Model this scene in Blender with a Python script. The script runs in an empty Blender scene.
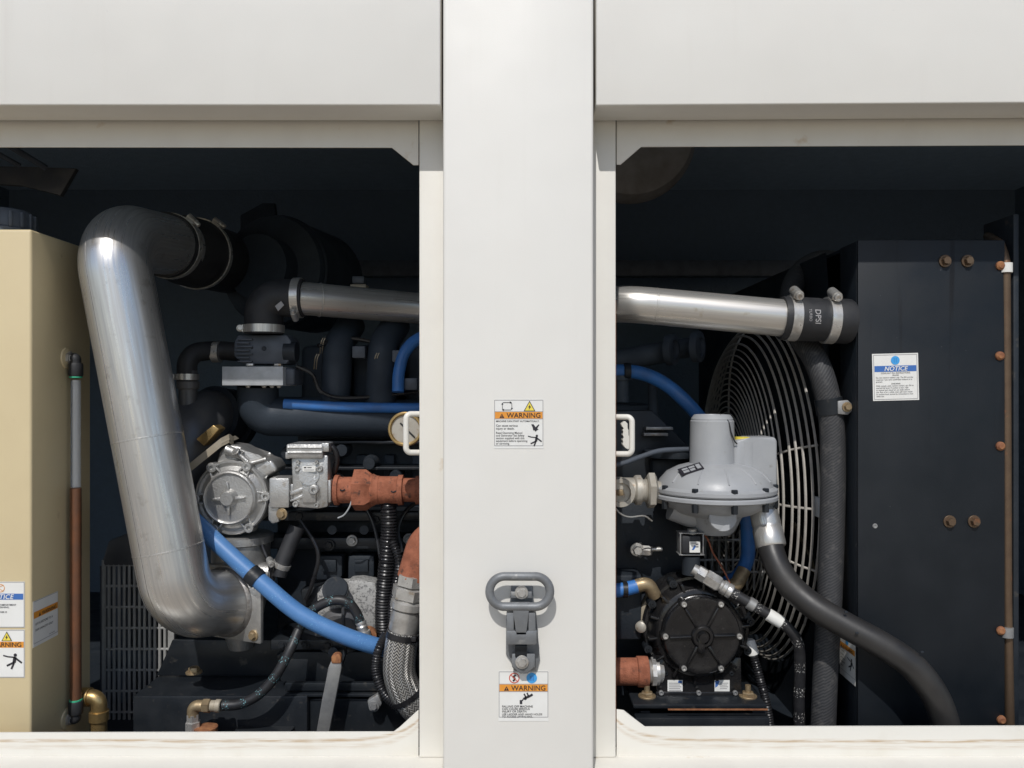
import bpy, bmesh, math, random
from mathutils import Vector as V, Matrix
rnd = random.Random(11)
C = bpy.context.scene.collection
sc = bpy.context.scene
PI = math.pi
F, HY, D0, ZC = 800.0, 392.0, 1.6, 1.35      # focal length in px, horizon row, camera to front plane, camera height


def W(px, py, d):
    "world point seen at (px, py) at depth d metres from the camera"
    return V(((px - 512) / F * d, d - D0, ZC + (HY - py) / F * d))


def S(px, d):
    return px * d / F


X, Y, Z = V((1, 0, 0)), V((0, 1, 0)), V((0, 0, 1))

# ------------------------------------------------------------------ materials
M = {}


def nodes(name):
    m = bpy.data.materials.new(name)
    m.use_nodes = True
    nt = m.node_tree
    b = nt.nodes['Principled BSDF']
    M[name] = m
    return m, nt, b


def mix(nt, a, b, fac):
    n = nt.nodes.new('ShaderNodeMix')
    n.data_type = 'RGBA'
    for sock, v in ((n.inputs[6], a), (n.inputs[7], b), (n.inputs[0], fac)):
        if hasattr(v, 'is_output'):
            nt.links.new(v, sock)
        elif isinstance(v, (int, float)):
            sock.default_value = v
        else:
            sock.default_value = (*v, 1)
    return n.outputs[2]


def noise(nt, scale, detail=4, coord='Object', stretch=(1, 1, 1), rough=.55):
    tc = nt.nodes.new('ShaderNodeTexCoord')
    mp = nt.nodes.new('ShaderNodeMapping')
    mp.inputs['Scale'].default_value = stretch
    nt.links.new(tc.outputs[coord], mp.inputs[0])
    n = nt.nodes.new('ShaderNodeTexNoise')
    n.inputs['Scale'].default_value = scale
    n.inputs['Detail'].default_value = detail
    n.inputs['Roughness'].default_value = rough
    nt.links.new(mp.outputs[0], n.inputs['Vector'])
    return n.outputs['Fac']


def ramp(nt, fac, lo, hi, v0=0.0, v1=1.0):
    r = nt.nodes.new('ShaderNodeMapRange')
    r.inputs[1].default_value, r.inputs[2].default_value = lo, hi
    r.inputs[3].default_value, r.inputs[4].default_value = v0, v1
    nt.links.new(fac, r.inputs[0])
    return r.outputs[0]


def bump(nt, b, h, strength, dist=.001):
    n = nt.nodes.new('ShaderNodeBump')
    n.inputs['Strength'].default_value = strength
    n.inputs['Distance'].default_value = dist
    nt.links.new(h, n.inputs['Height'])
    nt.links.new(n.outputs[0], b.inputs['Normal'])


def mk(name, col, rough=.5, metal=0., col2=None, ns=15, lo=.45, hi=.65, bs=0, bst=.3, bd=.001, rv=.12,
       coord='Object', stretch=(1, 1, 1), col3=None, ns3=60, lo3=.62, hi3=.7, spec=.5):
    m, nt, b = nodes(name)
    b.inputs['Metallic'].default_value = metal
    b.inputs['Specular IOR Level'].default_value = spec
    f = noise(nt, ns, 5, coord, stretch)
    if col2:
        out = mix(nt, col, col2, ramp(nt, f, lo, hi))
        if col3:
            out = mix(nt, out, col3, ramp(nt, noise(nt, ns3, 4), lo3, hi3))
        nt.links.new(out, b.inputs['Base Color'])
    else:
        b.inputs['Base Color'].default_value = (*col, 1)
    nt.links.new(ramp(nt, f, .3, .7, max(.05, rough - rv), min(1, rough + rv)), b.inputs['Roughness'])
    if bs:
        bump(nt, b, noise(nt, bs, 3, coord, stretch), bst, bd)
    return m


def white():
    m, nt, b = nodes('white_paint')
    base = mix(nt, (.79, .772, .722), (.77, .75, .70), ramp(nt, noise(nt, 4, 5), .4, .7))
    runs = nt.nodes.new('ShaderNodeMath'); runs.operation = 'MULTIPLY'
    nt.links.new(ramp(nt, noise(nt, 26, 5, stretch=(1, 1, .05)), .55, .75), runs.inputs[0])
    nt.links.new(ramp(nt, noise(nt, 3, 3), .42, .7, 0, .32), runs.inputs[1])
    base = mix(nt, base, (.67, .635, .57), runs.outputs[0])
    base = mix(nt, base, (.55, .53, .50), ramp(nt, noise(nt, 55, 6), .72, .80, 0, .6))
    nt.links.new(base, b.inputs['Base Color'])
    nt.links.new(ramp(nt, noise(nt, 9, 4), .3, .7, .34, .52), b.inputs['Roughness'])
    n1 = nt.nodes.new('ShaderNodeBump'); n1.inputs['Strength'].default_value = .35; n1.inputs['Distance'].default_value = .012
    nt.links.new(noise(nt, 3.2, 2), n1.inputs['Height'])
    n2 = nt.nodes.new('ShaderNodeBump'); n2.inputs['Strength'].default_value = .28; n2.inputs['Distance'].default_value = .0006
    nt.links.new(noise(nt, 420, 3), n2.inputs['Height']); nt.links.new(n1.outputs[0], n2.inputs['Normal'])
    nt.links.new(n2.outputs[0], b.inputs['Normal'])


white()
mk('frame_paint', (.775, .75, .685), .45, 0, (.735, .705, .645), 9, .45, .75, bs=380, bst=.2, bd=.0006, col3=(.55, .42, .27), ns3=14, lo3=.66, hi3=.82)
mk('tan_paint', (.665, .55, .335), .45, 0, (.63, .515, .31), 6, .4, .7, bs=500, bst=.25, bd=.0006, col3=(.50, .38, .22), ns3=22, lo3=.68, hi3=.8)
mk('black_plate', (.013, .018, .024), .5, 0, (.010, .013, .018), 5, .35, .7, bs=300, bst=.15, col3=(.05, .05, .05), ns3=45, lo3=.66, hi3=.8, spec=.35)
mk('black_paint', (.012, .015, .019), .4, 0, (.020, .023, .027), 12, .4, .75, bs=200, bst=.25, col3=(.08, .072, .062), ns3=38, lo3=.62, hi3=.78, spec=.4)
mk('engine_black', (.016, .021, .028), .5, 0, (.026, .032, .040), 14, .35, .75, bs=150, bst=.3, bd=.002, col3=(.070, .064, .056), ns3=40, lo3=.64, hi3=.8, spec=.35)
mk('gloss_black', (.010, .010, .011), .2, 0, (.022, .021, .021), 24, .4, .7, bs=240, bst=.3, bd=.0008, rv=.09, col3=(.06, .055, .05), ns3=55, lo3=.68, hi3=.82)
mk('ceiling_foam', (.34, .44, .54), .9, 0, (.30, .39, .48), 30, .3, .7, bs=120, bst=.6, bd=.004)  # wall foam with its colour lightened, since less light reaches the ceiling
mk('intake_black', (.034, .045, .060), .6, 0, (.026, .035, .047), 14, .35, .75, bs=150, bst=.3, bd=.002, spec=.3)
mk('wall_dark', (.08, .10, .125), .7, 0, (.10, .12, .15), 3, .3, .7)
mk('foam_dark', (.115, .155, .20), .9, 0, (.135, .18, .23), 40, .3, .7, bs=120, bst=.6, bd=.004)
mk('steel', (.74, .73, .71), .34, .86, (.54, .53, .515), 1, .36, .66, bs=1.4, bst=.05, bd=.002, coord='UV', stretch=(4, 95, 1), col3=(.44, .42, .39), ns3=26, lo3=.60, hi3=.78)
mk('bright_steel', (.70, .68, .64), .34, .75, (.56, .54, .51), 1, .36, .66, bs=1.4, bst=.05, bd=.001, coord='UV', stretch=(4, 120, 1), col3=(.5, .45, .37), ns3=34, lo3=.64, hi3=.78)
mk('weld', (.36, .35, .34), .5, .8, (.22, .2, .18), 60, .35, .7, bs=90, bst=.8, bd=.002)
mk('zinc', (.62, .61, .585), .36, .65, (.44, .42, .39), 45, .42, .66, bs=160, bst=.2, col3=(.34, .24, .14), ns3=48, lo3=.64, hi3=.76)
mk('cast_alu', (.60, .595, .58), .42, .78, (.42, .415, .40), 24, .38, .66, bs=260, bst=.6, bd=.0016, col3=(.30, .26, .21), ns3=32, lo3=.62, hi3=.78)
mk('rough_alu', (.46, .455, .44), .65, .3, (.20, .2, .2), 160, .5, .62, bs=300, bst=.7, bd=.002)
mk('rust_primer', (.375, .130, .070), .84, 0, (.25, .085, .046), 42, .42, .64, bs=300, bst=.8, bd=.002, col3=(.10, .05, .036), ns3=60, lo3=.58, hi3=.70)
mk('rust', (.22, .085, .04), .8, 0, (.38, .17, .07), 60, .4, .65, bs=300, bst=.5)
mk('brass', (.62, .44, .20), .35, .85, (.36, .24, .10), 40, .4, .7, bs=200, bst=.15)
mk('old_brass', (.42, .32, .19), .5, .6, (.25, .18, .11), 45, .4, .7, bs=200, bst=.25)
mk('copper', (.175, .12, .078), .45, .6, (.13, .085, .055), 30, .35, .7, bs=200, bst=.15, col3=(.33, .13, .06), ns3=25, lo3=.62, hi3=.75)
mk('rubber', (.020, .021, .024), .6, 0, (.036, .036, .038), 25, .4, .75, bs=300, bst=.25, col3=(.07, .065, .06), ns3=50, lo3=.68, hi3=.85)
mk('rubber_satin', (.022, .021, .021), .48, 0, (.032, .030, .028), 14, .35, .7, bs=220, bst=.15, col3=(.085, .075, .06), ns3=55, lo3=.72, hi3=.85)
mk('loom_plastic', (.014, .014, .016), .32, 0, (.022, .022, .024), 30, .4, .7)
mk('grey_paint', (.385, .395, .405), .40, 0, (.335, .345, .36), 11, .42, .7, bs=300, bst=.3, bd=.001, col3=(.22, .205, .18), ns3=36, lo3=.66, hi3=.82)
mk('adapter_grey', (.50, .52, .54), .45, .1, (.40, .42, .43), 30, .4, .7, bs=260, bst=.2)
mk('servo_grey', (.085, .10, .125), .5, 0, (.065, .075, .09), 25, .4, .7, bs=250, bst=.2)
mk('cone_grey', (.10, .105, .115), .42, .35, (.14, .135, .13), 14, .4, .7, bs=120, bst=.15)
mk('blue_rubber', (.045, .155, .42), .42, 0, (.045, .20, .56), 18, .4, .7, bs=380, bst=.2, col3=(.09, .22, .45), ns3=40, lo3=.68, hi3=.82)
mk('beige_metal', (.40, .35, .27), .55, .1, (.33, .28, .2), 20, .4, .7, bs=200, bst=.2)
mk('latch', (.23, .24, .25), .5, .3, (.17, .175, .18), 28, .35, .65, bs=200, bst=.35, col3=(.32, .32, .31), ns3=60, lo3=.6, hi3=.75)
mk('dull_nickel', (.50, .47, .41), .5, .35, (.40, .36, .30), 45, .4, .7, bs=200, bst=.3, col3=(.30, .19, .10), ns3=60, lo3=.62, hi3=.75)
mk('grille_paint', (.37, .37, .355), .5, 0, (.28, .275, .265), 20, .4, .7)
mk('shade_black', (.075, .095, .12), .6, 0, (.055, .068, .085), 14, .35, .75, bs=150, bst=.3, bd=.002, spec=.3)  # shade copy of the engine black, colour lifted for parts deep inside
mk('muffler_grey', (.24, .235, .225), .6, .2, (.16, .145, .13), 10, .4, .7, bs=80, bst=.3)
mk('galvanised', (.40, .40, .39), .5, .5, (.26, .26, .26), 28, .35, .65, bs=160, bst=.2, col3=(.20, .15, .11), ns3=30, lo3=.62, hi3=.75)
mk('guard_wire', (.56, .53, .48), .45, .1, (.44, .41, .37), 30, .4, .7)
mk('sticker_white', (.82, .815, .78), .42, 0, (.78, .77, .73), 30, .4, .7, rv=.05)
mk('sticker_black', (.025, .023, .03), .5)
mk('sticker_grey', (.36, .35, .35), .5)
mk('sticker_orange', (.80, .33, .045), .45, 0, (.76, .30, .04), 60, .4, .7)
mk('sticker_yellow', (.86, .70, .10), .45)
mk('sticker_blue', (.055, .16, .46), .45)
mk('sky_blue_print', (.06, .36, .76), .45)
mk('red_print', (.62, .10, .06), .5)
mk('green_tag', (.05, .45, .26), .5)
mk('ground_gravel', (.36, .305, .24), .95, 0, (.28, .235, .18), 2.2, .35, .65, bs=60, bst=.8, bd=.01, col3=(.5, .43, .33), ns3=40, lo3=.55, hi3=.7)


def special():
    # sill / rail paint with rusty drip bands: the dirt sits where water runs, along the height of the piece
    m, nt, b = nodes('stained_frame')
    tc = nt.nodes.new('ShaderNodeTexCoord')
    sx = nt.nodes.new('ShaderNodeSeparateXYZ')
    nt.links.new(tc.outputs['Object'], sx.inputs[0])
    n1 = noise(nt, 7, 5, stretch=(.35, 1, 1))
    n2 = noise(nt, 150, 4, stretch=(.10, 1, 1.6))
    add = nt.nodes.new('ShaderNodeMath'); add.operation = 'MULTIPLY_ADD'
    nt.links.new(n1, add.inputs[0]); add.inputs[1].default_value = .016
    cx = nt.nodes.new('ShaderNodeMath'); cx.operation = 'ABSOLUTE'; nt.links.new(sx.outputs['X'], cx.inputs[0])
    cm = nt.nodes.new('ShaderNodeMath'); cm.operation = 'MULTIPLY'; cm.inputs[1].default_value = -22; nt.links.new(cx.outputs[0], cm.inputs[0])
    ce = nt.nodes.new('ShaderNodeMath'); ce.operation = 'EXPONENT'; nt.links.new(cm.outputs[0], ce.inputs[0])
    cz = nt.nodes.new('ShaderNodeMath'); cz.operation = 'MULTIPLY_ADD'; cz.inputs[1].default_value = -.045
    nt.links.new(ce.outputs[0], cz.inputs[0]); nt.links.new(sx.outputs['Z'], cz.inputs[2])
    nt.links.new(cz.outputs[0], add.inputs[2])
    off = nt.nodes.new('ShaderNodeMath'); off.operation = 'SUBTRACT'
    nt.links.new(add.outputs[0], off.inputs[0]); off.inputs[1].default_value = .008
    ab = nt.nodes.new('ShaderNodeMath'); ab.operation = 'ABSOLUTE'
    nt.links.new(off.outputs[0], ab.inputs[0])
    o2 = nt.nodes.new('ShaderNodeMath'); o2.operation = 'ADD'; o2.inputs[1].default_value = .013
    nt.links.new(off.outputs[0], o2.inputs[0])
    a2 = nt.nodes.new('ShaderNodeMath'); a2.operation = 'ABSOLUTE'; nt.links.new(o2.outputs[0], a2.inputs[0])
    bm_ = nt.nodes.new('ShaderNodeMath'); bm_.operation = 'MAXIMUM'
    nt.links.new(ramp(nt, ab.outputs[0], .0, .0055, 1, 0), bm_.inputs[0]); nt.links.new(ramp(nt, a2.outputs[0], .0, .007, .4, 0), bm_.inputs[1])
    band = bm_.outputs[0]
    mul = nt.nodes.new('ShaderNodeMath'); mul.operation = 'MULTIPLY'
    nt.links.new(band, mul.inputs[0]); nt.links.new(ramp(nt, n2, .33, .60), mul.inputs[1])
    sc_ = nt.nodes.new('ShaderNodeMath'); sc_.operation = 'MULTIPLY'
    nt.links.new(mul.outputs[0], sc_.inputs[0]); sc_.inputs[1].default_value = .85
    base = mix(nt, (.785, .76, .695), (.735, .70, .62), ramp(nt, noise(nt, 10, 5), .5, .8))
    nt.links.new(mix(nt, base, (.46, .30, .15), sc_.outputs[0]), b.inputs['Base Color'])
    b.inputs['Roughness'].default_value = .45
    bump(nt, b, noise(nt, 380, 3), .2, .0006)
    # radiator side plate: dark plate with rain streaks running down from the top
    m, nt, b = nodes('streaked_plate')
    st = ramp(nt, noise(nt, 34, 4, stretch=(1, 1, .045)), .60, .68)
    zf = nt.nodes.new('ShaderNodeTexCoord')
    sx = nt.nodes.new('ShaderNodeSeparateXYZ'); nt.links.new(zf.outputs['Object'], sx.inputs[0])
    top = ramp(nt, sx.outputs['Z'], -.30, .25)
    mu = nt.nodes.new('ShaderNodeMath'); mu.operation = 'MULTIPLY'
    nt.links.new(st, mu.inputs[0]); nt.links.new(top, mu.inputs[1])
    base = mix(nt, (.007, .010, .014), (.013, .016, .020), ramp(nt, noise(nt, 4, 5), .35, .7))
    base = mix(nt, base, (.003, .003, .004), mu.outputs[0])
    base = mix(nt, base, (.12, .12, .13), ramp(nt, noise(nt, 70, 4), .72, .80))
    nt.links.new(base, b.inputs['Base Color'])
    nt.links.new(ramp(nt, noise(nt, 8, 5), .3, .7, .38, .6), b.inputs['Roughness']); b.inputs['Specular IOR Level'].default_value = .35
    bump(nt, b, noise(nt, 320, 3), .15)
    # woven rubber hose
    m, nt, b = nodes('woven_rubber')
    tc = nt.nodes.new('ShaderNodeTexCoord')
    mp = nt.nodes.new('ShaderNodeMapping'); mp.inputs['Rotation'].default_value = (0, 0, .62)
    nt.links.new(tc.outputs['UV'], mp.inputs[0])
    wv = nt.nodes.new('ShaderNodeTexWave'); wv.inputs['Scale'].default_value = 52; wv.inputs['Distortion'].default_value = .8
    nt.links.new(mp.outputs[0], wv.inputs[0])
    base = mix(nt, (.028, .029, .032), (.060, .060, .062), wv.outputs['Fac'])
    base = mix(nt, base, (.11, .105, .10), ramp(nt, noise(nt, 60, 4), .55, .8))
    nt.links.new(base, b.inputs['Base Color'])
    b.inputs['Roughness'].default_value = .62
    bump(nt, b, wv.outputs['Fac'], .35)
    # braided stainless: herring-bone from a zig-zag of the strand direction round the hose
    m, nt, b = nodes('braid')
    tc = nt.nodes.new('ShaderNodeTexCoord')
    sx = nt.nodes.new('ShaderNodeSeparateXYZ'); nt.links.new(tc.outputs['UV'], sx.inputs[0])
    pp = nt.nodes.new('ShaderNodeMath'); pp.operation = 'PINGPONG'; pp.inputs[1].default_value = .5
    k = nt.nodes.new('ShaderNodeMath'); k.operation = 'MULTIPLY'; k.inputs[1].default_value = 70
    nt.links.new(sx.outputs['Y'], k.inputs[0]); nt.links.new(k.outputs[0], pp.inputs[0])
    u = nt.nodes.new('ShaderNodeMath'); u.operation = 'MULTIPLY_ADD'; u.inputs[1].default_value = 130
    pk = nt.nodes.new('ShaderNodeMath'); pk.operation = 'MULTIPLY'; pk.inputs[1].default_value = 2.2
    nt.links.new(pp.outputs[0], pk.inputs[0])
    nt.links.new(sx.outputs['X'], u.inputs[0]); nt.links.new(pk.outputs[0], u.inputs[2])
    fr = nt.nodes.new('ShaderNodeMath'); fr.operation = 'PINGPONG'; fr.inputs[1].default_value = .5
    nt.links.new(u.outputs[0], fr.inputs[0])
    h = ramp(nt, fr.outputs[0], .04, .30)
    nt.links.new(mix(nt, (.10, .095, .09), (.66, .64, .60), h), b.inputs['Base Color'])
    b.inputs['Metallic'].default_value = .75
    b.inputs['Roughness'].default_value = .36
    bump(nt, b, h, .7, .002)
    # hoses printed with flecks
    for name, c, per in (('hose_green_print', (.20, .42, .46), 22), ('hose_white_print', (.7, .68, .64), 16), ('hose_blue_print', None, 0)):
        m, nt, b = nodes(name)
        if c is None:
            base = mix(nt, (.075, .205, .46), (.095, .235, .50), ramp(nt, noise(nt, 18, 4), .4, .7)); c = (.16, .40, .64); per = 9
        else:
            base = mix(nt, (.018, .018, .02), (.034, .034, .036), ramp(nt, noise(nt, 25, 4), .4, .75))
        tc = nt.nodes.new('ShaderNodeTexCoord')
        sx = nt.nodes.new('ShaderNodeSeparateXYZ'); nt.links.new(tc.outputs['UV'], sx.inputs[0])
        k = nt.nodes.new('ShaderNodeMath'); k.operation = 'MULTIPLY'; k.inputs[1].default_value = per
        f_ = nt.nodes.new('ShaderNodeMath'); f_.operation = 'FRACT'
        nt.links.new(sx.outputs['X'], k.inputs[0]); nt.links.new(k.outputs[0], f_.inputs[0])
        g = nt.nodes.new('ShaderNodeMath'); g.operation = 'LESS_THAN'; g.inputs[1].default_value = .38
        nt.links.new(f_.outputs[0], g.inputs[0])
        mu = nt.nodes.new('ShaderNodeMath'); mu.operation = 'MULTIPLY'
        nt.links.new(g.outputs[0], mu.inputs[0])
        nt.links.new(ramp(nt, noise(nt, 260, 2, 'UV'), .63 if per == 9 else .58, .66), mu.inputs[1])
        nt.links.new(mix(nt, base, c, mu.outputs[0]), b.inputs['Base Color'])
        b.inputs['Roughness'].default_value = .45
        bump(nt, b, noise(nt, 300, 3), .2)
    # clear tube holding rusty coolant
    m, nt, b = nodes('clear_tube')
    b.inputs['Base Color'].default_value = (.82, .86, .92, 1)
    b.inputs['Roughness'].default_value = .12
    b.inputs['Transmission Weight'].default_value = .8
    b.inputs['IOR'].default_value = 1.2
    mk('stained_tube', (.17, .070, .035), .4, 0, (.11, .055, .032), 30, .35, .7)


special()


# ------------------------------------------------------------------ mesh builder
class MB:
    def __init__(self):
        self.bm = bmesh.new()
        self.uv = self.bm.loops.layers.uv.new('UVMap')

    def face(self, vs, uvs=None):
        try:
            f = self.bm.faces.new(vs)
        except ValueError:
            return None
        if uvs:
            for l, u in zip(f.loops, uvs):
                l[self.uv].uv = u
        return f

    def tube(self, pts, r, seg=16, caps=True, closed=False, up=None):
        n = len(pts)
        rs = r if isinstance(r, (list, tuple)) else [r] * n
        tg = []
        for i in range(n):
            a = pts[(i - 1) % n] if (closed or i > 0) else pts[i]
            b = pts[(i + 1) % n] if (closed or i < n - 1) else pts[i]
            t = b - a
            tg.append(t.normalized() if t.length > 1e-9 else V((0, 0, 1)))
        t0 = tg[0]
        ref = up or (Z if abs(t0.z) < .9 else X)
        nn = (ref - t0 * ref.dot(t0)).normalized()
        rings, us, L = [], [], 0
        for i in range(n):
            if i:
                L += (pts[i] - pts[i - 1]).length
                q = tg[i - 1].rotation_difference(tg[i])
                nn = q @ nn
                nn = (nn - tg[i] * nn.dot(tg[i])).normalized()
            bb = tg[i].cross(nn)
            rings.append([self.bm.verts.new(pts[i] + (nn * math.cos(2 * PI * j / seg) + bb * math.sin(2 * PI * j / seg)) * rs[i]) for j in range(seg)])
            us.append(L)
        rm = sum(rs) / n
        m = n if closed else n - 1
        for i in range(m):
            a, b = rings[i], rings[(i + 1) % n]
            for j in range(seg):
                k = (j + 1) % seg
                v0, v1 = j / seg * 2 * PI * rm, (j + 1) / seg * 2 * PI * rm
                u0, u1 = us[i], us[i + 1] if i + 1 < n else us[i] + .01
                self.face((a[j], a[k], b[k], b[j]), ((u0, v0), (u0, v1), (u1, v1), (u1, v0)))
        if caps and not closed:
            self.face(rings[0]); self.face(list(reversed(rings[-1])))
        return self

    def cyl(self, a, b, r, seg=20, r2=None):
        return self.tube([a, b], [r, r if r2 is None else r2], seg)

    def lathe(self, prof, o, ax, seg=32, phase=0.):
        ax = ax.normalized()
        ref = Z if abs(ax.z) < .9 else X
        n1 = (ref - ax * ref.dot(ax)).normalized()
        n2 = ax.cross(n1)
        rings = []
        for r, h in prof:
            if r < 1e-6:
                rings.append([self.bm.verts.new(o + ax * h)])
            else:
                rings.append([self.bm.verts.new(o + ax * h + (n1 * math.cos(phase + 2 * PI * j / seg) + n2 * math.sin(phase + 2 * PI * j / seg)) * r) for j in range(seg)])
        for i in range(len(rings) - 1):
            a, b = rings[i], rings[i + 1]
            for j in range(seg):
                k = (j + 1) % seg
                if len(a) == 1 and len(b) == 1:
                    continue
                if len(a) == 1:
                    self.face((a[0], b[k], b[j]))
                elif len(b) == 1:
                    self.face((a[j], a[k], b[0]))
                else:
                    u = (prof[i][1], prof[i + 1][1])
                    self.face((a[j], a[k], b[k], b[j]), ((u[0], j * .02), (u[0], j * .02 + .02), (u[1], j * .02 + .02), (u[1], j * .02)))
        if len(rings[0]) > 1:
            self.face(rings[0])
        if len(rings[-1]) > 1:
            self.face(list(reversed(rings[-1])))
        return self

    def _bev(self, vs, bev, seg=2):
        if bev > 0:
            es = {e for v in vs for e in v.link_edges}
            bmesh.ops.bevel(self.bm, geom=list(es), offset=bev, segments=seg, affect='EDGES', profile=.5, clamp_overlap=True)

    def box(self, c, s, rot=None, bev=0., seg=2):
        R = rot or Matrix.Identity(3)
        vs = []
        for x in (-.5, .5):
            for y in (-.5, .5):
                for z in (-.5, .5):
                    vs.append(self.bm.verts.new(c + R @ V((x * s[0], y * s[1], z * s[2]))))
        for q in ((0, 1, 3, 2), (4, 6, 7, 5), (0, 4, 5, 1), (2, 3, 7, 6), (0, 2, 6, 4), (1, 5, 7, 3)):
            self.face([vs[i] for i in q])
        self._bev(vs, bev, seg)
        return self

    def pbox(self, x0, y0, x1, y1, d0, d1, bev=0., seg=2, rot=None):
        "box whose front face covers the px rectangle at depth d0 and whose back is at d1"
        a, b = W(x0, y1, d0), W(x1, y0, d0)
        c = (a + b) / 2; c.y = (d0 + d1) / 2 - D0
        return self.box(c, (b.x - a.x, d1 - d0, b.z - a.z), rot, bev, seg)

    def prism(self, poly, ext, bev=0., seg=2):
        f = [self.bm.verts.new(p) for p in poly]
        b = [self.bm.verts.new(p + ext) for p in poly]
        n = len(poly)
        self.face(f); self.face(list(reversed(b)))
        for i in range(n):
            self.face((f[i], b[i], b[(i + 1) % n], f[(i + 1) % n]))
        self._bev(f + b, bev, seg)
        return self

    def pprism(self, pxs, d, th, bev=0., seg=2):
        return self.prism([W(x, y, d) for x, y in pxs], V((0, th, 0)), bev, seg)

    def bolt(self, o, n, r, h=None, washer=True, ph=.3):
        n = n.normalized(); h = h or r * .9
        if washer:
            self.lathe([(r * 1.45, -.001), (r * 1.45, r * .18), (r * 1.38, r * .25), (0, r * .25)], o, n, 18)
        self.lathe([(r, 0), (r, h * .8), (r * .86, h), (0, h)], o, n, 6, ph)
        return self

    def socket(self, o, n, r, h=None):
        n = n.normalized(); h = h or r * 1.1
        self.lathe([(r, -.001), (r, h * .85), (r * .88, h), (r * .55, h), (r * .5, h * .45), (0, h * .45)], o, n, 18)
        return self


T0 = {}


def thing(name, label, cat, loc, group=None):
    o = bpy.data.objects.new(name, None)
    o.empty_display_size = .05
    o.location = loc
    o['label'] = label; o['category'] = cat
    if group:
        o['group'] = group
    C.objects.link(o)
    return o


def rootloc(o):
    while o.parent:
        o = o.parent
    return V(o.location)


def finish(name, mb, mat, loc, sharp=35):
    bm = mb.bm
    bmesh.ops.recalc_face_normals(bm, faces=bm.faces)
    bmesh.ops.translate(bm, verts=bm.verts, vec=-loc)
    me = bpy.data.meshes.new(name)
    bm.to_mesh(me); bm.free()
    me.polygons.foreach_set('use_smooth', [True] * len(me.polygons))
    me.set_sharp_from_angle(angle=math.radians(sharp))
    me.materials.append(M[mat])
    o = bpy.data.objects.new(name, me)
    C.objects.link(o)
    return o


def part(name, mb, mat, parent, label=None, sharp=35):
    o = finish(name, mb, mat, rootloc(parent), sharp)
    o.parent = parent
    if label:
        o['label'] = label
    return o


def solo(name, mb, mat, label, cat, loc, group=None, sharp=35):
    o = finish(name, mb, mat, loc, sharp)
    o.location = loc
    o['label'] = label; o['category'] = cat
    if group:
        o['group'] = group
    return o


def struct(name, mb, mat, loc=V((0, 0, 0))):
    o = finish(name, mb, mat, loc)
    o.location = loc
    o['kind'] = 'structure'
    return o


def fp(pts, rad, n=10):
    "polyline with filleted corners"
    rad = rad if isinstance(rad, (list, tuple)) else [rad] * len(pts)
    out = [pts[0]]
    for i in range(1, len(pts) - 1):
        p, a, b = pts[i], (pts[i - 1] - pts[i]), (pts[i + 1] - pts[i])
        la, lb = a.length, b.length
        a.normalize(); b.normalize()
        ang = a.angle(b)
        if ang > PI - .01 or rad[i] <= 0:
            out.append(p); continue
        t = min(rad[i] / math.tan(ang / 2), la * .49, lb * .49)
        r = t * math.tan(ang / 2)
        c = p + (a + b).normalized() * (r / math.sin(ang / 2))
        s, e = p + a * t - c, p + b * t - c
        tot = s.angle(e)
        for k in range(n + 1):
            f = k / n
            v = (s * math.sin((1 - f) * tot) + e * math.sin(f * tot)) / math.sin(tot)
            out.append(c + v)
    out.append(pts[-1])
    return out


def dense(pts, step):
    out = [pts[0]]
    for a, b in zip(pts, pts[1:]):
        k = max(1, int((b - a).length / step))
        out += [a.lerp(b, (i + 1) / k) for i in range(k)]
    return out


def cr(pts, n=8):
    "Catmull-Rom through points"
    P = [pts[0] * 2 - pts[1]] + list(pts) + [pts[-1] * 2 - pts[-2]]
    out = []
    for i in range(1, len(P) - 2):
        a, b, c, d = P[i - 1:i + 3]
        for k in range(n):
            t = k / n
            out.append(.5 * ((2 * b) + (c - a) * t + (2 * a - 5 * b + 4 * c - d) * t * t + (3 * b - a - 3 * c + d) * t ** 3))
    out.append(pts[-1])
    return out


def WP(*l):
    return [W(*p) for p in l]


def corrugated(mb, path, r, pitch, depth, seg=14):
    p = dense(path, pitch / 4)
    L, rs = 0, []
    for i, q in enumerate(p):
        if i:
            L += (q - p[i - 1]).length
        rs.append(r - depth * (.5 - .5 * math.cos(2 * PI * L / pitch)))
    return mb.tube(p, rs, seg)


def clamp(parent, path_pt, tan, r, w=.018, screw=None, mat='zinc', th=.002, k=1.):
    "worm-drive hose clamp: band, screw housing and screw head"
    tan = tan.normalized()
    b = MB()
    b.lathe([(r, -w / 2), (r + th, -w / 2), (r + th, w / 2), (r, w / 2)], path_pt, tan, 40)
    c = part('hose_clamp', b, mat, parent)
    if screw is not None:
        dirv = (screw - tan * screw.dot(tan)).normalized()
        side = tan.cross(dirv)
        o = path_pt + dirv * (r + th + .007 * k)
        b = MB()
        b.cyl(o - side * (.014 * k), o + side * (.014 * k), .0085 * k, 16)
        b.lathe([(.007 * k, 0), (.007 * k, .008), (.006 * k, .010), (.0035 * k, .010), (.003 * k, .007), (0, .007)], o + side * (.014 * k) if side.y < 0 else o - side * (.014 * k), side if side.y < 0 else -side, 12)
        b.box(path_pt + dirv * (r + th + .001), (.026, w * .9, .003), Matrix((side, tan, dirv)).transposed())
        part('clamp_screw', b, mat, c)
    return c


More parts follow.
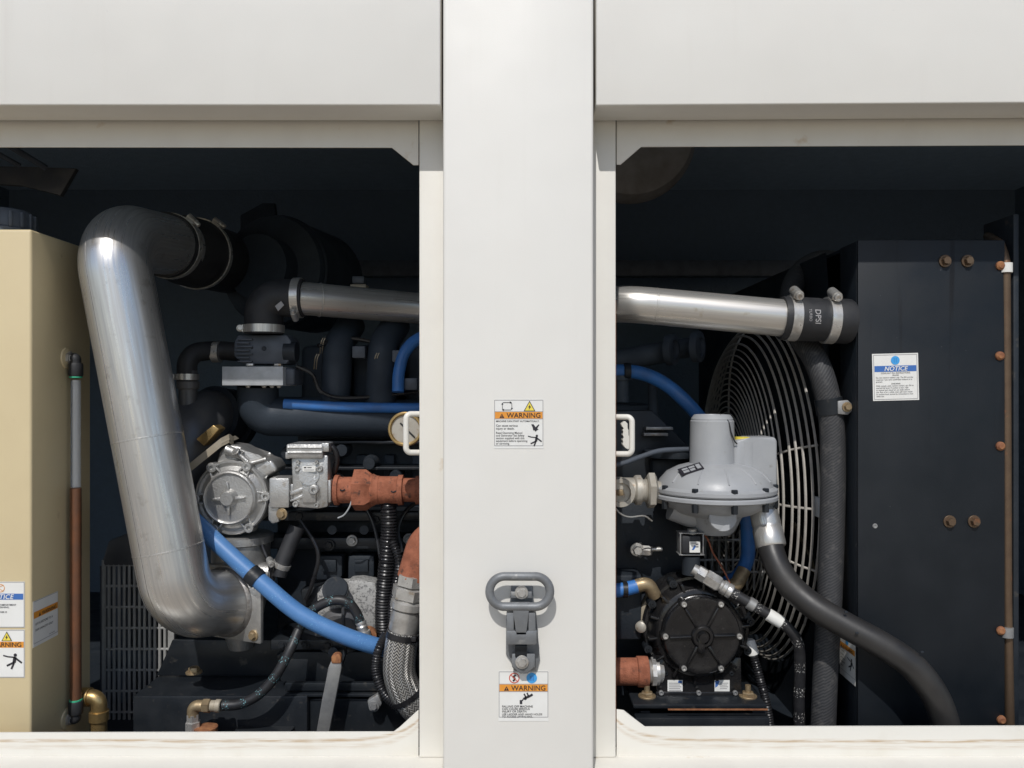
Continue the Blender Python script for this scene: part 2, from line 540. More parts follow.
# ------------------------------------------------------------------ stickers
def text_polys(s, size, bold=0., shear=0., align='LEFT', spacing=1.):
    cu = bpy.data.curves.new('t', 'FONT')
    cu.body = s; cu.size = size; cu.offset = bold * size; cu.align_x = align; cu.shear = shear
    cu.space_character = spacing; cu.resolution_u = 3
    o = bpy.data.objects.new('t', cu)
    C.objects.link(o)
    dg = bpy.context.evaluated_depsgraph_get()
    me = bpy.data.meshes.new_from_object(o.evaluated_get(dg))
    vs = [v.co.copy() for v in me.vertices]
    fs = [tuple(p.vertices) for p in me.polygons]
    bpy.data.objects.remove(o); bpy.data.meshes.remove(me)
    return vs, fs


def sticker(parent, name, o, u, v, w, h, items, label=None, base='sticker_white', th=.0006):
    "o: top-left corner, u: right, v: down; items in millimetre-free units of the sticker's own width (x: 0..1, y: 0..h/w)"
    u, v = u.normalized(), v.normalized()
    n = v.cross(u) * -1
    n = u.cross(v) * -1            # towards the viewer
    sh = MB().prism([o + n * th, o + u * w + n * th, o + u * w + v * h + n * th, o + v * h + n * th], -n * th * .9)
    root = part(name, sh, base, parent, label)
    lay = {}

    def P(x, y, k):
        return o + u * (x * w) + v * (y * w) + n * (th + .0004 * k)

    for it in items:
        kind, mat, nm, k = it[0], it[1], it[2], it[3]
        b = lay.setdefault((nm, mat), MB())
        if kind == 'rect':
            x0, y0, x1, y1 = it[4:8]
            b.face([b.bm.verts.new(P(*q, k)) for q in ((x0, y0), (x0, y1), (x1, y1), (x1, y0))])
        elif kind == 'poly':
            b.face([b.bm.verts.new(P(x, y, k)) for x, y in it[4]])
        elif kind == 'line':
            pts, lw = it[4], it[5]
            for (x0, y0), (x1, y1) in zip(pts, pts[1:]):
                dx, dy = x1 - x0, y1 - y0
                L = math.hypot(dx, dy) or 1
                nx, ny = -dy / L * lw / 2, dx / L * lw / 2
                b.face([b.bm.verts.new(P(*q, k)) for q in ((x0 + nx, y0 + ny), (x1 + nx, y1 + ny), (x1 - nx, y1 - ny), (x0 - nx, y0 - ny))])
        elif kind == 'disc':
            cx, cy, r = it[4:7]
            b.face([b.bm.verts.new(P(cx + r * math.cos(2 * PI * j / 28), cy + r * math.sin(2 * PI * j / 28), k)) for j in range(28)])
        elif kind == 'ring':
            cx, cy, r, lw = it[4:8]
            for j in range(28):
                a0, a1 = 2 * PI * j / 28, 2 * PI * (j + 1) / 28
                b.face([b.bm.verts.new(P(cx + q * math.cos(a), cy + q * math.sin(a), k)) for q, a in ((r, a0), (r, a1), (r - lw, a1), (r - lw, a0))])
        elif kind == 'text':
            x, y, size, s = it[4:8]
            opt = it[8] if len(it) > 8 else {}
            vs, fs = text_polys(s, size, **opt)
            bv = [b.bm.verts.new(P(x + q.x, y - q.y, k)) for q in vs]
            for f in fs:
                b.face([bv[i] for i in f])
    for (nm, mat), b in lay.items():
        part(nm, b, mat, root)
    return root


def warn_tri(x, y, s, mat='sticker_black', inner='sticker_orange'):
    return [('poly', mat, 'warning_triangle', 2, [(x, y), (x + s, y), (x + s / 2, y - s * .88)]),
            ('rect', inner, 'exclamation_mark', 3, x + s * .45, y - s * .6, x + s * .55, y - s * .25),
            ('rect', inner, 'exclamation_mark', 3, x + s * .45, y - s * .19, x + s * .55, y - s * .09)]


def frame(h, mg=.012, lw=.012):
    return [('line', 'sticker_grey', 'border_line', 1, [(mg, mg), (1 - mg, mg), (1 - mg, h - mg), (mg, h - mg), (mg, mg)], lw)]


def shock_tri(x, y, s):
    c = x + s / 2
    return [('poly', 'sticker_black', 'pictogram_outline', 2, [(x, y), (x + s, y), (c, y - s * .9)]),
            ('poly', 'sticker_yellow', 'pictogram_triangle', 3, [(x + s * .1, y - s * .05), (x + s * .9, y - s * .05), (c, y - s * .78)]),
            ('poly', 'sticker_black', 'pictogram', 4, [(c + s * .06, y - s * .6), (c - s * .12, y - s * .33), (c - s * .01, y - s * .33), (c - s * .08, y - s * .1), (c + s * .14, y - s * .4), (c + s * .02, y - s * .4)])]


def falling_man(x, y, s):
    b = 'sticker_black'
    return [('disc', b, 'pictogram', 2, x + s * .02, y - s * .36, s * .10),
            ('line', b, 'pictogram', 2, [(x, y - s * .24), (x - s * .05, y + s * .1)], s * .2),
            ('line', b, 'pictogram', 2, [(x, y - s * .2), (x + s * .42, y + s * .12)], s * .11),
            ('line', b, 'pictogram', 2, [(x, y - s * .22), (x - s * .45, y - s * .26), (x - s * .72, y - s * .34)], s * .08),
            ('line', b, 'pictogram', 2, [(x - s * .05, y + s * .1), (x - s * .22, y + s * .5)], s * .11),
            ('line', b, 'pictogram', 2, [(x - s * .05, y + s * .08), (x - s * .5, y + s * .3)], s * .11)]


def tx(x, y, size, s, k=2, mat='sticker_black', nm='lettering', **o):
    return ('text', mat, nm, k, x, y, size, s, o)


# ================================================================== SETTING
g = MB()
g.box(V((0, 0, -.01)), (400, 400, .02))
struct('ground', g, 'ground_gravel')
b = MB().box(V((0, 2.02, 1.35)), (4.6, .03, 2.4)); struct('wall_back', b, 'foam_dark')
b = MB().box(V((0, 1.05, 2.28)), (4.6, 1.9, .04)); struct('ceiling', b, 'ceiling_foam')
b = MB().box(V((0, 1.05, .43)), (4.6, 1.9, .04)); struct('floor', b, 'engine_black')
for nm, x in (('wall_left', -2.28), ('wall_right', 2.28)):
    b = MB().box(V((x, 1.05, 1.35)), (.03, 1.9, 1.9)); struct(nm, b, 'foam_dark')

# ---- enclosure
zb = .15
DJ = 1.694
t = thing('center_post', 'white painted sheet metal post between the two openings, with lift latch and warning stickers', 'post', V((0, 0, zb)))
a, e = W(443, 0, 1.6).x, W(593.6, 0, 1.6).x
b = MB().box(V(((a + e) / 2, .044, 1.30)), (e - a, .088, 2.3), None, .006, 4)
post = part('post_shell', b, 'white_paint', t)
# sticker one
hh = 49 / 50
its = frame(hh - .035) + [
    ('line', 'sticker_grey', 'border_line', 1, [(.012, .245), (.988, .245)], .012),
    ('rect', 'sticker_orange', 'orange_band', 1, .02, .25, .98, .385),
    ('line', 'sticker_grey', 'border_line', 1, [(.012, .39), (.988, .39)], .012)] + warn_tri(.11, .372, .10) + [
    tx(.255, .366, .142, 'WARNING', 3, bold=.006, spacing=1.0),
    tx(.04, .452, .047, 'MACHINE CAN START AUTOMATICALLY.', bold=.012, spacing=1.0),
    tx(.04, .545, .06, 'Can cause serious', bold=.008), tx(.04, .605, .06, 'injury or death.', bold=.008),
    tx(.04, .69, .056, 'Read Operating Manual', bold=.006), tx(.04, .744, .056, 'and Generator Set Safety', bold=.006),
    tx(.04, .798, .056, 'section supplied with this', bold=.006), tx(.04, .852, .056, 'equipment before operating', bold=.006),
    tx(.04, .906, .056, 'or servicing.', bold=.006)]
its += shock_tri(.60, .235, .235)
rr = [(.19, .06), (.34, .06), (.36, .08), (.36, .19), (.34, .21), (.19, .21), (.17, .19), (.17, .08), (.19, .06)]
its += [('line', 'sticker_black', 'pictogram', 2, rr, .010), ('poly', 'sticker_black', 'pictogram', 2, [(.32, .035), (.36, .06), (.32, .085)]), ('poly', 'sticker_black', 'pictogram', 2, [(.20, .185), (.16, .21), (.20, .235)]),
        ('poly', 'sticker_black', 'pictogram', 2, [(.34, .17), (.36, .20), (.385, .17)]), ('poly', 'sticker_black', 'pictogram', 2, [(.145, .10), (.17, .07), (.19, .10)])]
its += falling_man(.86, .82, .24)
its += [('poly', 'sticker_black', 'pictogram', 2, [(.75, .50), (.80, .50), (.84, .56), (.90, .50), (.915, .51), (.87, .585), (.90, .60), (.86, .625), (.84, .65), (.82, .62), (.79, .62), (.78, .56)])]

sticker(t, 'warning_sticker', W(494, 399.5, 1.6) + V((0, -.0002, 0)), X, -Z, S(49.5, 1.6), S(49, 1.6), its, 'square warning sticker about automatic starting, high on the post')
# sticker two
its = frame(hh - .05) + [
    ('rect', 'sticker_orange', 'orange_band', 1, .02, .265, .98, .40),
    ('line', 'sticker_grey', 'border_line', 1, [(.012, .258), (.988, .258)], .012), ('line', 'sticker_grey', 'border_line', 1, [(.012, .408), (.988, .408)], .012)] + warn_tri(.11, .387, .10) + [
    tx(.255, .382, .142, 'WARNING', 3, bold=.006, spacing=1.0),
    ('disc', 'sky_blue_print', 'pictogram_disc', 2, .665, .135, .105), ('rect', 'sticker_blue', 'pictogram', 3, .63, .09, .645, .19), ('rect', 'sticker_blue', 'pictogram', 3, .66, .09, .675, .19), ('rect', 'sticker_blue', 'pictogram', 3, .69, .09, .705, .19),
    ('ring', 'red_print', 'prohibition_ring', 2, .315, .135, .105, .018),
    ('line', 'sticker_black', 'pictogram', 3, [(.345, .075), (.29, .11), (.335, .15), (.29, .195)], .034), ('line', 'red_print', 'prohibition_ring', 4, [(.24, .06), (.39, .21)], .014),
    ('rect', 'sticker_black', 'pictogram', 2, .425, .575, .475, .655),
    ('line', 'sticker_black', 'pictogram', 2, [(.475, .59), (.51, .53)], .022), ('line', 'sticker_black', 'pictogram', 2, [(.53, .535), (.64, .49), (.68, .46)], .045),
    ('line', 'sticker_black', 'pictogram', 2, [(.55, .52), (.51, .45)], .028), ('line', 'sticker_black', 'pictogram', 2, [(.60, .5), (.57, .43)], .028), ('disc', 'sticker_black', 'pictogram', 2, .535, .545, .03),
    tx(.07, .722, .058, 'FALLING OFF MACHINE', bold=.008), tx(.07, .772, .058, 'CAN CAUSE SERIOUS', bold=.008), tx(.07, .822, .058, 'INJURY OR DEATH.', bold=.008),
    tx(.07, .878, .054, 'USE LADDER AND HAND HOLDS', bold=.006), tx(.07, .926, .054, 'TO ACCESS LIFTING BAIL.', bold=.006)]
its = [i for i in its]
sticker(t, 'warning_sticker', W(498.5, 671, 1.6) + V((0, -.0002, 0)), X, -Z, S(50, 1.6), S(50, 1.6), its, 'square warning sticker about falling, under the latch')

# lift latch on the post
yq = lambda d: V((0, d, 0))
t = thing('lift_latch', 'grey galvanised latch with oval pull ring and bolts, on the white post', 'latch', W(523, 670, 1.6))
b = MB()
b.pprism([(511, 586), (533, 586), (533, 600), (536, 612), (540, 660), (537, 671), (514, 671), (511, 660), (506, 655), (506, 620), (511, 600)], 1.594, .0058, .0015)
part('base_plate', b, 'latch', t)
b = MB()
dR = 1.566
cx, cy, rw, rh = 519.8, 591.5, 30.2, 15.2
pts = []
for k in range(48):
    an = 2 * PI * k / 48
    sx_ = (rw - rh) * (1 if math.cos(an) > 0 else -1)
    pts.append(W(cx + sx_ + rh * math.cos(an), cy + rh * math.sin(an), dR))
b.tube(pts, .0086, 14, closed=True)
part('pull_ring', b, 'latch', t)
b = MB()
b.pprism([(511, 603), (531, 603), (529, 609), (527, 614), (527.5, 636), (515, 636), (515, 614), (513, 609)], 1.560, .012, .003)
part('ring_shank', b, 'latch', t)
b = MB()
for x0, x1 in ((506.5, 514), (528.3, 535.5)):
    b.pprism([(x0, 613), (x1, 613), (x1, 638), (x0, 638)], 1.562, .034, .002)
b.pprism([(506, 631), (537, 631), (536.5, 645), (506.5, 645)], 1.560, .014, .003)
part('yoke', b, 'latch', t)
b = MB().pprism([(515, 645.3), (527, 645.3), (527, 658), (515, 658)], 1.578, .015, .002)
part('slider', b, 'black_paint', t)
b = MB().pprism([(512, 654), (535, 654), (535, 668), (531, 668), (528, 674), (520, 674), (516, 668), (512, 668)], 1.580, .008, .002)
b.pprism([(510.5, 592), (532, 592), (532, 598.5), (510.5, 598.5)], 1.580, .013, .002)
part('keeper', b, 'latch', t)
for x, y, d in ((521.5, 592.5, 1.579), (522, 662, 1.578)):
    b = MB().bolt(W(x, y, d), -Y, S(4.6, 1.6), .008)
    part('bolt', b, 'zinc', t)

# header panels
zt = ZC + 1.1
for nm, lab, poly in (
        ('left', 'white overhanging header panel above the left opening, with tank and big elbow pipe below', [(-700, 105.2), (440.3, 105.2), (440.3, -200), (-700, -200)]),
        ('right', 'white overhanging header panel above the right opening, with radiator and regulator below', [(596.3, 105.5), (1700, 98.5), (1700, -200), (596.3, -200)])):
    t = thing('header_panel', lab, 'panel', W(poly[1][0], 105, 1.6), 'header panels over the openings')
    b = MB().pprism(poly, 1.6, .092, .0035, 3)
    part('panel_shell', b, 'white_paint', t)

# door frames
for side in (0, 1):
    lab = ('white door frame of the left opening, stained sill and chamfered corners, beside the post',
           'white door frame of the right opening, rust marks on its edge and chamfered corners')[side]
    t = thing('door_frame', lab, 'door frame', W(430 if side == 0 else 606, 757, DJ), 'white frames of the two openings')
    if side == 0:
        j0, j1 = W(419.3, 0, DJ).x, W(449, 0, DJ).x
        rail = [(-400, 110), (418.5, 110), (418.5, 165), (413, 165), (392, 147), (-400, 147)]
        sill = [(418.5, 710), (418.5, 766), (-400, 766), (-400, 733.5), (394, 732.5), (399, 728)]
    else:
        j0, j1 = W(590, 0, DJ).x, W(615.8, 0, DJ).x
        rail = [(1400, 110), (616.6, 110), (616.6, 164.5), (621, 164.5), (641, 146.2), (1400, 144)]
        sill = [(616.6, 709.5), (616.6, 766), (1400, 766), (1400, 725), (645, 727.5), (624, 710.5)]
    z0, z1 = W(0, 757.5, DJ).z, W(0, 112, DJ).z
    b = MB().box(V(((j0 + j1) / 2, DJ - D0 + .022, (z0 + z1) / 2)), (j1 - j0, .044, z1 - z0), None, .0022, 3)
    part('jamb', b, 'frame_paint', t)
    b = MB().pprism(rail, 1.7005, .004, .001)
    r_ = finish('header_rail', b, 'frame_paint', W(419 if side == 0 else 616, 130, 1.70)); r_.location = W(419 if side == 0 else 616, 130, 1.70) - rootloc(t); r_.parent = t
    b = MB().pprism(sill, 1.7005, .004, .001)
    lc = W(419 if side == 0 else 616, 741, 1.70)
    s_ = finish('sill', b, 'stained_frame', lc); s_.location = lc - rootloc(t); s_.parent = t
    xe = j1 + .0006 if side == 0 else j0
    if side == 1:
        b = MB().box(V((j1 + .0007, DJ - D0 + .0125, (W(0, 724, DJ).z + W(0, 300, DJ).z) / 2)), (.0014, .012, W(0, 300, DJ).z - W(0, 724, DJ).z))
        part('rusty_edge', b, 'rust', t, 'thin rust line along the inner jamb edge')

for lab, x0, x1 in (('cream white base ledge running under the left sill, sunlit top', -700, 441.5), ('cream white base ledge running under the right sill, sunlit top', 595.5, 1700)):
    a, e = W(x0, 0, 1.6).x, W(x1, 0, 1.6).x
    zt_ = W(0, 757.7, DJ).z
    b = MB().box(V(((a + e) / 2, .075, (zt_ + .1) / 2)), (e - a, .15, zt_ - .1), None, .006, 3)
    solo('base_ledge', b, 'frame_paint', lab, 'ledge', V(((a + e) / 2, .075, .1)), 'base ledges under the sills')

# door strikers (white loops)
for side, pts, lab in ((0, [(426, 414, 1.722), (406, 414, 1.70), (406, 452.5, 1.70), (426, 452.5, 1.722)], 'white rod loop on the left jamb, in front of the brass-rimmed dial'),
                       (1, [(609, 417, 1.722), (632, 417, 1.70), (632, 454, 1.70), (609, 454, 1.722)], 'chipped white rod loop on the right jamb, in front of a jagged paddle')):
    b = MB().tube(fp(WP(*pts), .011, 8), S(2.9, 1.7), 14)
    solo('door_striker', b, 'frame_paint', lab, 'striker', W(pts[0][0], 433, 1.71), 'white striker loops on the jambs')
b = MB()
zig = [(621, 424), (625, 421), (628, 424), (627, 428), (629, 430), (628, 435), (630, 437), (629, 441), (630, 446), (628.5, 450), (625, 448), (622, 444), (624, 442), (622, 440), (624.5, 437), (622, 435), (624, 432), (622, 430), (625, 428), (622, 427)]
b.pprism(zig, 1.80, .02, .0012, 1)
solo('latch_paddle', b, 'frame_paint', 'small white jagged cast paddle seen through the right loop', 'paddle', W(625, 436, 1.8))

# ================================================================== LEFT OPENING
# ---- tan coolant tank
xr = -1.058
t = thing('coolant_tank', 'tall tan painted coolant tank at the left edge with stickers on it', 'tank', V((-1.2, .3, .45)))
zt = W(0, 229, 1.76).z
b = MB().box(V((xr - .16, .285, (zt + .45) / 2)), (.32, .25, zt - .45), None, .006, 3)
part('tank_body', b, 'tan_paint', t)
b = MB()
cap = W(3, 229, 1.84); cap.z = zt
prof = [(.066, 0), (.066, .012), (.062, .016), (.062, .046), (.056, .056), (.030, .060), (0, .060)]
b.lathe(prof, cap, Z, 40)
for k in range(16):
    an = 2 * PI * k / 16
    b.box(cap + V((math.cos(an) * .062, math.sin(an) * .062, .032)), (.010, .008, .036), Matrix.Rotation(an, 3, 'Z'), .002)
part('filler_cap', b, 'servo_grey', t)
# front stickers
dW = S(48, 1.76)
ox = W(25, 0, 1.76).x - dW
hh = 46 / 48
its = frame(hh) + [('rect', 'sticker_blue', 'blue_band', 1, .03, .25, .97, .375), ('text', 'sticker_white', 'lettering', 3, .5, .36, .14, 'NOTICE', dict(bold=.012, shear=.2, align='CENTER', spacing=1.05)),
       ('ring', 'sticker_orange', 'pictogram', 2, .50, .135, .085, .012), ('line', 'sticker_orange', 'pictogram', 2, [(.56, .20), (.44, .13), (.56, .07)], .010),
       tx(.05, .50, .05, 'COOLANT TANK COMPARTMENT', bold=.006), tx(.05, .55, .05, 'DRAINS BEFORE CLEANING,', bold=.006), tx(.05, .65, .05, 'OR EQUIPMENT COVER IS', bold=.006), tx(.05, .70, .05, 'REMOVED.', bold=.006)]
sticker(t, 'notice_sticker', V((ox, .1596, W(0, 581.5, 1.76).z)), X, -Z, dW, S(46, 1.76), its, 'blue banded notice sticker on the tank front')
hh = 48 / 48
its = frame(hh) + shock_tri(.52, .235, .22) + [('rect', 'sticker_orange', 'orange_band', 1, .02, .25, .98, .375)] + warn_tri(.11, .36, .095) + [tx(.275, .357, .137, 'WARNING', 3, bold=.006, spacing=1.0)] + \
      [tx(.05, .46 + i * .07, .05, s, bold=.006) for i, s in enumerate(('HAZARDOUS', 'VOLTAGE can', 'cause severe', 'injury or', 'death.'))] + falling_man(.80, .65, .34)
its += [tx(.05, .88, .045, 'Disconnect power first', bold=.006)]
sticker(t, 'warning_sticker', V((ox, .1596, W(0, 629.5, 1.76).z)), X, -Z, dW, S(48, 1.76), its, 'orange banded warning sticker on the tank front, below the notice')
its = frame(.98) + [('rect', 'sticker_orange', 'orange_band', 1, .02, .25, .98, .40)] + warn_tri(.2, .385, .095) + [tx(.33, .38, .12, 'WARNING', 3, bold=.008),
      tx(.08, .56, .07, 'LIFT & RESTORE TO A', bold=.008), tx(.08, .70, .07, 'SAFE CAPACITY ONLY', bold=.008), tx(.62, .93, .05, 'see manual')]
sticker(t, 'warning_sticker', V((xr + .0002, .166, W(0, 602, 1.765).z)), Y, -Z, .097, .102, its, 'warning sticker on the shaded tank side')


# sight tube
t = thing('sight_tube', 'vertical sight tube on the tank side, clear above and rusty brown below', 'sight tube', V((xr, .3, W(0, 725, 1.9).z)))
for zpy, dirn in ((358, -1), (719, 1)):
    c = W(60, zpy, 1.90); c.x = xr
    b = MB().lathe([(.026, -.001), (.024, .003), (.016, .005), (0, .005)], c, X, 24); part('weld_boss', b, 'tan_paint', t)
    b = MB().lathe([(.013, 0), (.013, .008), (.0155, .009), (.0155, .017), (.012, .018), (.012, .022)], c - X * .006, X, 6); part('nipple', b, 'zinc', t)
    tz = V((xr + .022, c.y, c.z))
    b = MB().tube(fp([c + X * .014, tz, tz + Z * (.028 * dirn * 1)], .014, 6), .0118, 14)
    b.lathe([(.0145, 0), (.0162, .004), (.0162, .028), (.0145, .032)], tz + Z * (.012 * dirn), Z * dirn, 20)
    part('elbow', b, 'rubber', t)
    b = MB().lathe([(.0145, 0), (.0145, .003), (.010, .004)], tz + Z * (.044 * dirn), Z * dirn, 20); part('release_ring', b, 'green_tag', t)
xt, yt = xr + .022, W(60, 358, 1.90).y
b = MB().cyl(V((xt, yt, W(0, 380, 1.90).z)), V((xt, yt, W(0, 487, 1.90).z)), S(4.6, 1.9), 16); part('clear_tube', b, 'clear_tube', t)
b = MB().cyl(V((xt, yt, W(0, 488, 1.90).z)), V((xt, yt, W(0, 701, 1.90).z)), S(5.4, 1.87), 16); part('stained_tube', b, 'stained_tube', t)

b = MB()
b.tube(fp(WP((84, 697, 1.93), (99, 697, 1.93), (99, 740, 1.93)), .035, 8), .018, 18)
b.lathe([(.0225, 0), (.0225, .02), (.018, .022)], W(90, 697, 1.93), -X, 20)
b.lathe([(.0225, 0), (.0225, .022), (.018, .024)], W(99, 711, 1.93), -Z, 20)
t = thing('drain_elbow', 'worn brass pipe elbow turning down beside the tank foot', 'elbow', W(99, 740, 1.93))
part('elbow_body', b, 'brass', t)
b = MB().cyl(W(99, 716, 1.93), W(99, 800, 1.93), .017, 18); part('pipe', b, 'old_brass', t)

# ---- big silver pipe
t = thing('intake_pipe', 'wide bright steel elbow pipe sweeping down past the tan tank to a bolted flange', 'pipe', W(245, 606, 1.86))
pr = .0785
P = fp(WP((178, 247, 2.16), (109, 234, 1.86), (179.5, 605, 1.86), (225, 602, 1.995)), [0, .105, .118, 0], 18)
P = dense(P, .02)
b = MB().tube(P, pr, 48)
part('pipe_body', b, 'steel', t)
def weld_at(mb, path, idx, r, wr=.0012):
    tan = (path[idx + 1] - path[idx - 1]).normalized()
    mb.lathe([(r - .001, -.003), (r + wr, -.0015), (r + wr, .0015), (r - .001, .003)], path[idx], tan, 48)
for py in (440, 552):
    b = MB()
    idx = min(range(len(P)), key=lambda i: abs(P[i].z - W(0, py, 1.86).z) + (0 if P[i].y < .3 else 9))
    weld_at(b, P, idx, pr, .0006)
    part('weld_seam', b, 'steel', t)
sv = V((-.42, -.91, 0))
b = MB().tube([p + (sv - (P[min(i + 1, len(P) - 1)] - P[max(i - 1, 0)]).normalized() * sv.dot((P[min(i + 1, len(P) - 1)] - P[max(i - 1, 0)]).normalized())).normalized() * (pr - .0004) for i, p in enumerate(P) if i > 20], .0011, 6)
part('length_seam', b, 'weld', t)
fx = W(225, 602, 1.995)
fa = P[-1] - P[-2]; fa.z = 0; fa.normalize()
fs_ = V((-fa.y, fa.x, 0))
FM = Matrix((fa, fs_, Z)).transposed()
b = MB().box(fx + fa * .004, (.012, .226, .182), FM, .003)
fl = part('flange', b, 'cast_alu', t)
b = MB().lathe([(pr - .002, -.012), (pr + .007, -.006), (pr + .010, 0)], fx, fa, 40); part('weld_bead', b, 'weld', t)
for dy, dz in ((-.092, .072), (-.092, -.072), (.092, .072), (.092, -.072)):
    b = MB().bolt(fx + FM @ V((-.003, dy, dz)), -fa, .0095, .010); part('bolt', b, 'old_brass', t)

# ---- rubber intake hose + air cleaner
t = thing('intake_hose', 'dark rubber hose with clamps joining the big steel pipe to the air cleaner', 'hose', W(240, 256, 2.2))
h0, h1 = W(163, 244.3, 2.095), W(226, 262, 2.50)
hd = (h1 - h0).normalized()
b = MB().lathe([(pr + .001, 0), (pr + .007, .002), (pr + .007, .09), (pr + .018, .12), (pr + .022, .24), (pr + .018, .27), (pr + .018, (h1 - h0).length)], h0, hd, 40)
part('hose_body', b, 'rubber', t)
clamp(t, h0 + hd * .035, hd, pr + .007, .02, V((.55, -.6, .6)), 'zinc')
clamp(t, h0 + hd * .20, hd, pr + .022, .016, V((.5, -.4, .7)), 'zinc')
t = thing('air_cleaner', 'dark round air cleaner housing in the shade behind the intake hose', 'air cleaner', W(275, 280, 2.75))
ac = W(262, 268, 2.46)
b = MB().lathe([(.10, -.03), (.10, .04), (.17, .05), (.175, .06), (.175, .35), (.16, .37), (0, .37)], ac, V((.25, 1, 0)), 44); part('housing', b, 'intake_black', t)
b = MB().lathe([(.176, .075), (.180, .08), (.180, .095), (.176, .10)], ac, V((.25, 1, 0)), 44); part('band', b, 'intake_black', t)
b = MB().pprism([(262, 203), (275, 203), (277, 235), (290, 245), (300, 262), (304, 290), (240, 290), (240, 215)], 2.72, .02, .004); part('mount_plate', b, 'intake_black', t)

# ---- charge pipe: rubber elbow, steel pipe, rubber sleeve
cp = dense(fp(WP((297, 298, 2.10), (520, 317, 2.40), (618, 303, 1.89), (788, 318.5, 1.872)), [0, .15, .11, 0], 14), .02)
t = thing('charge_pipe', 'long polished steel pipe crossing both openings behind the post', 'pipe', W(640, 305, 1.88))
part('pipe_body', MB().tube(cp, .0435, 40), 'bright_steel', t)
b = MB()
i1 = min(range(len(cp)), key=lambda i: (cp[i] - W(660, 308, 1.878)).length)
weld_at(b, cp, i1, .0435, .0005); part('weld_seam', b, 'bright_steel', t)
b = MB(); weld_at(b, cp, 3, .0435, .002); part('pipe_bead', b, 'bright_steel', t)
t = thing('rubber_elbow', 'black rubber elbow with two clamps at the left end of the polished pipe', 'elbow', W(262, 340, 2.10))
ep = fp(WP((264, 334, 2.10), (264, 298, 2.10), (304, 298, 2.10)), .085, 14)
part('elbow_body', MB().tube(ep, .050, 32), 'rubber', t)
clamp(t, W(298, 298, 2.10), X, .051, .020, V((0, -.55, -.83)), 'bright_steel')
clamp(t, W(264, 329, 2.10), Z, .051, .020, V((-1, -.35, 0)), 'bright_steel')
part('printed_mark', MB().pprism([(275, 306), (281, 301), (284, 305), (278, 311)], 2.048, .003), 'sticker_grey', t)
t = thing('rubber_sleeve', 'black rubber sleeve with two clamps joining the polished pipe to the radiator', 'hose', W(830, 322, 1.87))
s0, s1 = W(781, 318, 1.872), W(851.5, 321.8, 1.872)
sd = (s1 - s0).normalized()
part('sleeve_body', MB().lathe([(.0435, 0), (.050, 0), (.051, .003), (.051, .085), (.0500, .088), (.0500, .10), (.0525, .11), (.0525, (s1 - s0).length - .008), (.049, (s1 - s0).length - .002), (.0, (s1 - s0).length - .002)], s0, sd, 40), 'rubber', t)
clamp(t, s0 + sd * .024, sd, .051, .022, V((0, -.45, 1)), 'zinc', k=1.35)
clamp(t, s0 + sd * .112, sd, .0525, .022, V((0, -.45, 1)), 'zinc', k=1.35)
vs, fs = text_polys('DPSI', .018, .012)
vs2, fs2 = text_polys('TURBO', .009, .0)
b = MB()
for vv, ff, off in ((vs, fs, 0), (vs2, fs2, -.014)):
    bv = []
    for q in vv:
        ang = (q.x - .020) / .052      # wraps round the sleeve
        sx = off + q.y
        base = s0 + sd * (.062 - sx * -1.0)
        nr = (-Y * math.cos(ang) * 1 + -Z * math.sin(ang))
        bv.append(b.bm.verts.new(base + nr * .0516))
    for f in ff:
        b.face([bv[i] for i in f])
part('lettering', b, 'sticker_grey', t)

# ---- throttle servo under the rubber elbow
t = thing('throttle_servo', 'dark grey finned throttle body on a pale metal block under the rubber elbow', 'throttle', W(258, 386, 2.14))
b = MB()
body = [(238, 335), (287, 335), (291, 341), (291, 358), (286, 364), (243, 364), (234, 356), (234, 342)]
b.pprism(body, 2.095, .09, .004)
part('servo_body', b, 'servo_grey', t)
b = MB()
for k in range(7):
    y = 338.5 + k * 3.7
    b.pprism([(234.5 + abs(k - 3) * .9, y), (252 - (k % 2) * 3, y), (252 - (k % 2) * 3, y + 1.5), (234.5 + abs(k - 3) * .9, y + 1.5)], 2.088, .012, .001)
part('cooling_fins', b, 'servo_grey', t)
b = MB().cyl(W(285, 352, 2.11), W(297, 352, 2.11), S(10, 2.11), 24); part('motor_cap', b, 'engine_black', t)
for x, y in ((264, 348.5), (252, 348), (284.5, 348)):
    b = MB().lathe([(S(2.4, 2.11) if x == 264 else .003, 0), (S(2.0, 2.11) if x == 264 else .002, .002), (0, .002)], W(x, y, 2.095), -Y, 16)
    part('screw', b, 'engine_black', t)
b = MB().pprism([(222, 366.5), (282, 366.5), (283, 366.5), (283, 385.5), (222, 385.5)], 2.075, .13, .007, 3)
part('adapter_block', b, 'adapter_grey', t)
for x in (248, 264, 272, 279):
    b = MB().bolt(W(x, 386, 2.1), -Z, .005, .005); part('bolt', b, 'zinc', t)
for x in (246, 274):
    b = MB().pbox(x, 363.6, x + 7, 366, 2.085, 2.10, .001); part('bolt_head', b, 'zinc', t)
b = MB().pprism([(276, 368), (294.5, 368), (294.5, 385), (276, 385)], 2.10, .10, .007, 3); part('adapter_step', b, 'servo_grey', t)
t = thing('manifold_elbow', 'dark cast elbow running right from under the pale throttle block', 'elbow', W(258, 400, 2.19))
part('elbow_body', MB().tube(fp(WP((258, 386, 2.16), (258, 416, 2.17), (470, 420, 2.25)), .06, 12), S(20, 2.16), 28), 'intake_black', t)

